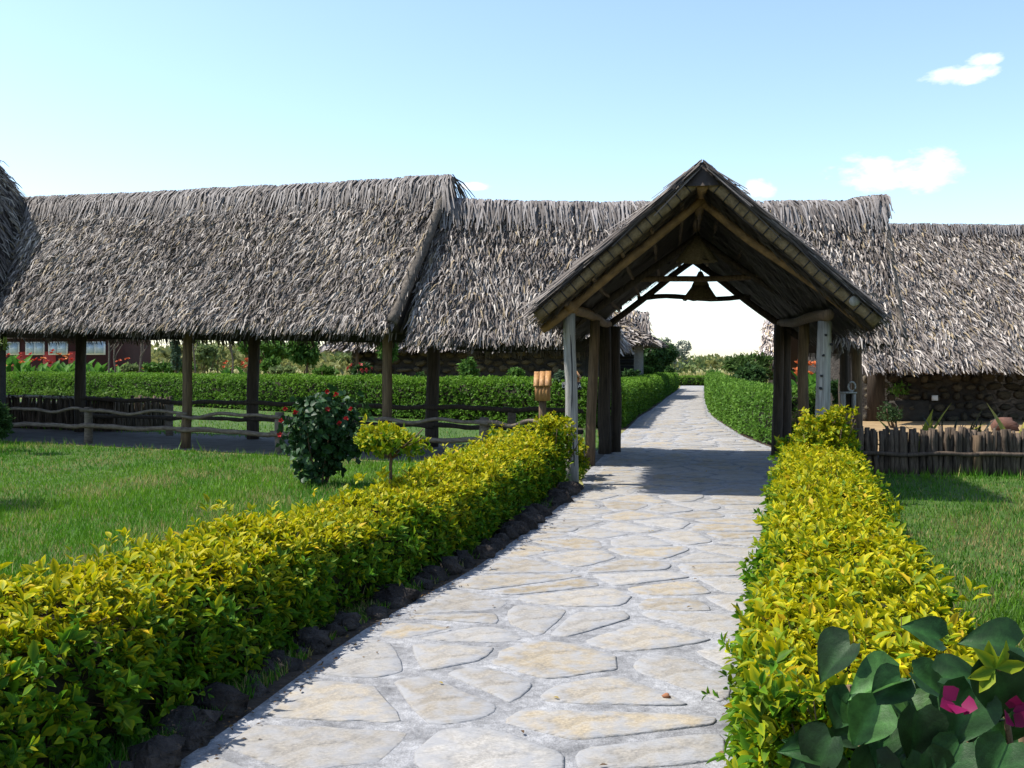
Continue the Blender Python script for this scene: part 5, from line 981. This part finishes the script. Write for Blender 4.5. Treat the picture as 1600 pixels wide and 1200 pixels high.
# ------------------------------------------------------------------ planting around and behind
def shr(name, label, cat, px, py, d, rpx, hpx, n, leaf, cols, seed, **kw):
    c = P(px, py, d); return shrub(name, label, cat, c, (rpx / F * d, rpx / F * d * .8, hpx / F * d), n, leaf, cols, seed, **kw)
GA, GB, GC, GD = ((.045, .11, .018), (.10, .20, .035)), ((.02, .055, .015), (.055, .11, .03)), ((.10, .15, .05), (.19, .24, .09)), ((.05, .09, .045), (.11, .16, .10))
shr('leafy_tree', 'bushy tree with drooping leaves by the corner of the sunlit thatch', 'tree', 478, 548, 37, 32, 26, 420, .22, GA, 201, trunk=.07, droop=.5)
shr('leafy_tree', 'leaning leafy tree between the sunlit thatch and the middle walkway post', 'tree', 604, 545, 33, 18, 30, 300, .20, GA, 202, trunk=.05, droop=.7)
shr('rose_bush', 'thin bush with small pink blooms against the dark wall', 'shrub', 562, 580, 34, 20, 14, 220, .11, GB, 203, flowers=((.4, .06, .05), 8, .10))
shr('round_shrub', 'round green shrub against the dark wall right of the middle post', 'shrub', 730, 580, 33, 21, 20, 300, .14, GA, 204)
shr('round_shrub', 'low green shrub beside the middle walkway post at the dark wall', 'shrub', 655, 592, 33, 12, 11, 140, .13, GB, 205)
shr('round_shrub', 'small green shrub at the dark wall behind the plank lamp', 'shrub', 806, 586, 33, 16, 14, 180, .13, GA, 206)
shr('round_shrub', 'loose grey-green shrub growing around the name board', 'shrub', 882, 592, 26, 20, 20, 260, .13, GD, 207)
shr('round_shrub', 'dark glossy shrub behind the rear gate posts', 'shrub', 925, 600, 26, 16, 16, 200, .12, GB, 208)
shr('dark_tree', 'broad dark tree in front of the plank-walled hut past the gate', 'tree', 1022, 555, 60, 42, 35, 1000, .22, GB, 209, trunk=.08)
shr('grey_tree', 'open grey-leaved tree at the path beyond the dark tree', 'tree', 1054, 550, 85, 30, 30, 330, .22, ((.09, .12, .10), (.17, .20, .17)), 210, trunk=.05)
for i, (px, py, d, r, h) in enumerate(((985, 586, 44, 18, 13), (1005, 581, 52, 17, 11), (1030, 581, 60, 14, 10), (1046, 580, 75, 14, 8))): shr('garden_shrub', ('dark rounded garden shrub behind the shaded path hedge', 'bright rounded garden shrub behind the shaded path hedge')[i % 2], 'shrub', px, py, d, r, h, 200, .15, (GB, GA)[i % 2], 220 + i, group='garden shrubs behind the shaded path hedge')
shr('topiary', 'little clipped ball tree standing by the shaded path hedge', 'tree', 1047, 579, 62, 9, 7, 110, .14, GB, 226, trunk=.04)
shr('upright_shrub', 'tall dark upright-leaved shrub below the pale hut', 'shrub', 1172, 572, 41, 54, 27, 900, .26, ((.03, .07, .012), (.075, .13, .03)), 230, wr=.25)
shr('round_shrub', 'dark round shrub behind the bright curving hedge', 'shrub', 1162, 596, 35, 42, 24, 700, .17, GB, 231)
shr('round_shrub', 'small mid-green shrub at the start of the bright hedge far end', 'shrub', 1118, 586, 70, 16, 14, 220, .16, GA, 232)
shr('marigold_clump', 'clump of orange marigolds behind the bright hedge', 'plant', 1207, 612, 24, 10, 8, 90, .09, GA, 233, flowers=((.55, .20, .01), 9, .09))
shr('leafy_shrub', 'leafy shrub seen between the knotty post and the spade', 'shrub', 1310, 610, 24, 16, 22, 300, .11, GB, 235)
shr('leafy_shrub', 'dark shrub at the edge of the lawn by the end of the rail fence', 'shrub', -12, 650, 18.5, 34, 50, 380, .09, GB, 236)
shrub('lawn_tree', 'dense tree on the lawn, casting shade across the grass', 'tree', (-7.1, 10.9, 1.8), (1.0, 1.1, 1.3), 900, .10, GB, 237, trunk=.07)
shr('hanging_branch', 'leafy branches above the end of the rail fence', 'tree', -30, 540, 18.0, 40, 24, 160, .10, ((.05, .08, .015), (.10, .14, .03)), 238, trunk=.05)
def canna(px, py, d, h, label, seed, fl=None, nl=9, group=None, col=((.045, .14, .02), (.10, .24, .03))):
    c = P(px, py, d); c[2] = 0; t = thing('canna', c, label, 'plant', group); rr = random.Random(seed); V, Fs = log(c - [0, 0, .03], c + [0, 0, h * .8], .02, .012, 6); build('stem', V, Fs, M_brownwood, t); o, dv, nv_, L = [], [], [], []
    for k in range(nl): a = rr.uniform(0, 6.28); o.append(c + [rr.uniform(-.15, .15), rr.uniform(-.15, .15), h * rr.uniform(.05, .6)]); dv.append((math.cos(a) * .55, math.sin(a) * .55, 1)); nv_.append((-math.cos(a), -math.sin(a), .5)); L.append(h * rr.uniform(.35, .55))
    L = np.array(L); cl = mixc(col[0], col[1], rng.uniform(0, 1, nl)); V, Fa, cc, _ = leaf_mesh(np.array(o), np.array(dv), np.array(nv_), L, L * .42, cl * .9, cl); build('foliage', V, Fa, M_leaf, t, cc)
    if fl is not None:
        for k in range(3): flower(t, c + np.array([rr.uniform(-.12, .12), rr.uniform(-.1, .1), h * rr.uniform(.85, 1.08)]), (rr.uniform(-.5, .5), -.4, 1), .13, fl, 6)
    return t
rr = random.Random(9)
for i in range(15): px = 4 + i * 8.0 + rr.uniform(-3, 3); canna(px, 575, 52 + rr.uniform(-3, 3), rr.uniform(1.7, 2.2), 'canna with broad green leaves and red flowers in front of the red cabin', 300 + i, (.42, .03, .015) if rr.random() < .85 else (.5, .16, .04), group='red cannas before the cabin')
for i in range(6): canna(126 + i * 7, 575, 50 + rr.uniform(-2, 2), rr.uniform(1.5, 1.9), 'strap-leaved garden plant beside the canna bed', 330 + i, None, 12, 'strap-leaved plants beside the cannas')
for i, (px, d) in enumerate(((183, 55), (197, 56), (226, 54), (352, 50), (362, 48), (380, 47), (386, 48), (404, 47))): canna(px, 575, d, rr.uniform(1.5, 1.8), 'canna with orange-red flowers in front of the savanna', 340 + i, (.48, .09, .03), 8, 'orange-red cannas before the savanna')
for i, px in enumerate((1246, 1254, 1266, 1272)): canna(px, 600, 23 + i * .4, 1.5, 'canna with orange flowers seen between the porch posts', 350 + i, (.50, .12, .03), 10, 'orange cannas beside the porch')
for i, (px, py, d, r, h) in enumerate(((240, 574, 52, 24, 9), (265, 575, 50, 18, 8), (205, 576, 52, 16, 6), (290, 572, 50, 20, 9), (420, 570, 46, 20, 12), (440, 578, 44, 22, 9), (510, 580, 42, 22, 9))): shr('garden_shrub', 'low leafy shrub just behind the long green hedge', 'shrub', px, py, d, r, h, 170, .2, (GA, GC)[i % 3 == 2], 360 + i, group='low shrubs behind the long hedge')
def bare_tree(px, d, top_py, label, seed, group, r=.05):
    c = P(px, 570, d); c[2] = 0; zt = EYE - (top_py - HZ) / F * d; t = thing('young_tree', c, label, 'tree', group); rr = random.Random(seed); top = c + np.array([rr.uniform(-.3, .3), 0, zt]); V, Fs = log(c - [0, 0, .03], top, r, r * .7, 7, .08, .05); build('trunk', V, Fs, M_railwood, t); mb = MB()
    for k in range(4): st = c + (top - c) * rr.uniform(.45, .9); e = st + np.array([rr.uniform(-.9, .9), rr.uniform(-.5, .5), rr.uniform(.6, 1.4)]); V, Fs = log(st, e, r * .5, r * .25, 6, .08, .05); mb.add(V, Fs)
    mb.build('limbs', M_railwood, t); o, dv, nv_, ln, wd, cl = crown(top + [0, 0, .7], (1.1, 1.0, .8), 160, .2, GC, seed, 5, 7, .3); V, Fa, cc, _ = leaf_mesh(o, dv, nv_, ln, wd, cl, cl, True); tag(build('crown', V, Fa, M_leaf, t, cc), kind='stuff'); return t
for i, (px, d, tp) in enumerate(((172, 47, 505), (180, 50, 500), (216, 49, 505), (305, 48, 508), (366, 47, 505), (408, 45, 512))): bare_tree(px, d, tp, 'slim bare-stemmed young tree behind the long hedge', 400 + i, 'bare-stemmed trees behind the long hedge')
shr('vine_tree', 'tree stem overgrown with climbing leaves behind the walkway', 'tree', 276, 556, 48, 9, 30, 240, .17, GD, 410, trunk=.08)
for i, (px, py, d, r, h) in enumerate(((322, 552, 70, 26, 16), (425, 550, 60, 34, 18), (395, 545, 62, 24, 16))): shr('savanna_bush', ('rounded olive bush standing in the dry grass', 'wide green bush behind the orange-red cannas', 'tall green bush at the rear walkway post')[i], 'shrub', px, py, d, r, h, 420, .3, (GC, GA, GA)[i], 420 + i)
# the far acacia scrub: one mass
mb = MB(); r2 = np.random.default_rng(77)
for i in range(430):
    d = r2.uniform(95, 260) ; px = r2.uniform(-200, 1800); x = (px - 800) / F * d; h = r2.uniform(2.6, 4.4) * (1.25 if px < 700 else 1.0); w = r2.uniform(2.8, 6.5)
    if 1060 < px < 1200 and d < 130: continue
    o, dv, nv_, ln, wd, cl = crown((x, d, h * .56), (w, w * .8, h * .46), 52, .8, ((.13, .15, .045), (.27, .27, .10)) if r2.random() < .7 else ((.08, .12, .04), (.15, .20, .07)), 500 + i, 4, 6, .3, 0, .6)
    V, Fa, cc, _ = leaf_mesh(o, dv, nv_, ln, wd, cl, cl, True); mb.add(V, Fa, cc)
    V, Fs = log((x, d, -.03), (x, d, h * .6), .09, .06, 5, .05, .05, 2); mb.add(V, Fs, (.10, .075, .05))
tag(mb.build('distant_woodland', M_leaf), 'far olive-green acacia scrub along the horizon', 'woodland', None, 'stuff')
n_ = 1500; d_ = 2.5 * (26 / 2.5) ** rng.uniform(0, 1, n_); sd_ = rng.uniform(0, 1, n_) < .5; off_ = np.abs(rng.normal(0, .10, n_)); x_ = np.where(sd_, xl(d_) + off_ - .05, xr(d_) - off_ * .6 + .04); ok_ = ~((d_ > 13.2) & (d_ < 18.4)); d_, x_ = d_[ok_], x_[ok_]; n_ = len(d_)
cl = mixc((.05, .03, .018), (.20, .12, .04), rng.uniform(0, 1, n_)); V, Fa, cc, _ = leaf_mesh(np.c_[x_, d_, np.full(n_, .016)], np.c_[rng.normal(0, 1, (n_, 2)), rng.uniform(0, .25, n_)], np.tile((0, 0, 1.0), (n_, 1)) + rng.normal(0, .3, (n_, 3)), rng.uniform(.012, .035, n_), rng.uniform(.006, .016, n_), cl, cl, True)
tag(build('leaf_litter', V, Fa, M_leaf, None, cc), 'brown leaf litter scattered along both edges of the path', 'litter', None, 'stuff')
# fallen leaves and a pebble on the path
for i, (px, py) in enumerate(((1041, 1086), (1158, 1170))): c = PG(px, py, .03); tag(rock('pebble', c[0], c[1], .017, 900 + i, mat_noise('clay', (.22, .09, .045), (.32, .15, .08), 8, .9, .3), .020), ('small clay-coloured pebble in the middle of the flagstones', 'small clay-coloured pebble by the path edge at the hedge')[i], 'pebble')
for i in range(46):
    d = rr.uniform(3.6, 16); x = float(xl(d)) + rr.random() * float(xr(d) - xl(d)) * .96; cl = np.array([[(.16, .10, .03), (.30, .22, .05), (.10, .06, .03)][i % 3]]); V, Fa, cc, _ = leaf_mesh(np.array([[x, d, .024]]), np.array([[rr.uniform(-1, 1), rr.uniform(-1, 1), .1]]), np.array([[0, 0, 1.0]]), np.array([.035]), np.array([.016]), cl, cl)
    tag(build('fallen_leaf', V, Fa, M_leaf, None, cc, False, (x, d, .02)), 'dry curled leaf lying on the flagstones', 'leaf', 'dry leaves on the path')
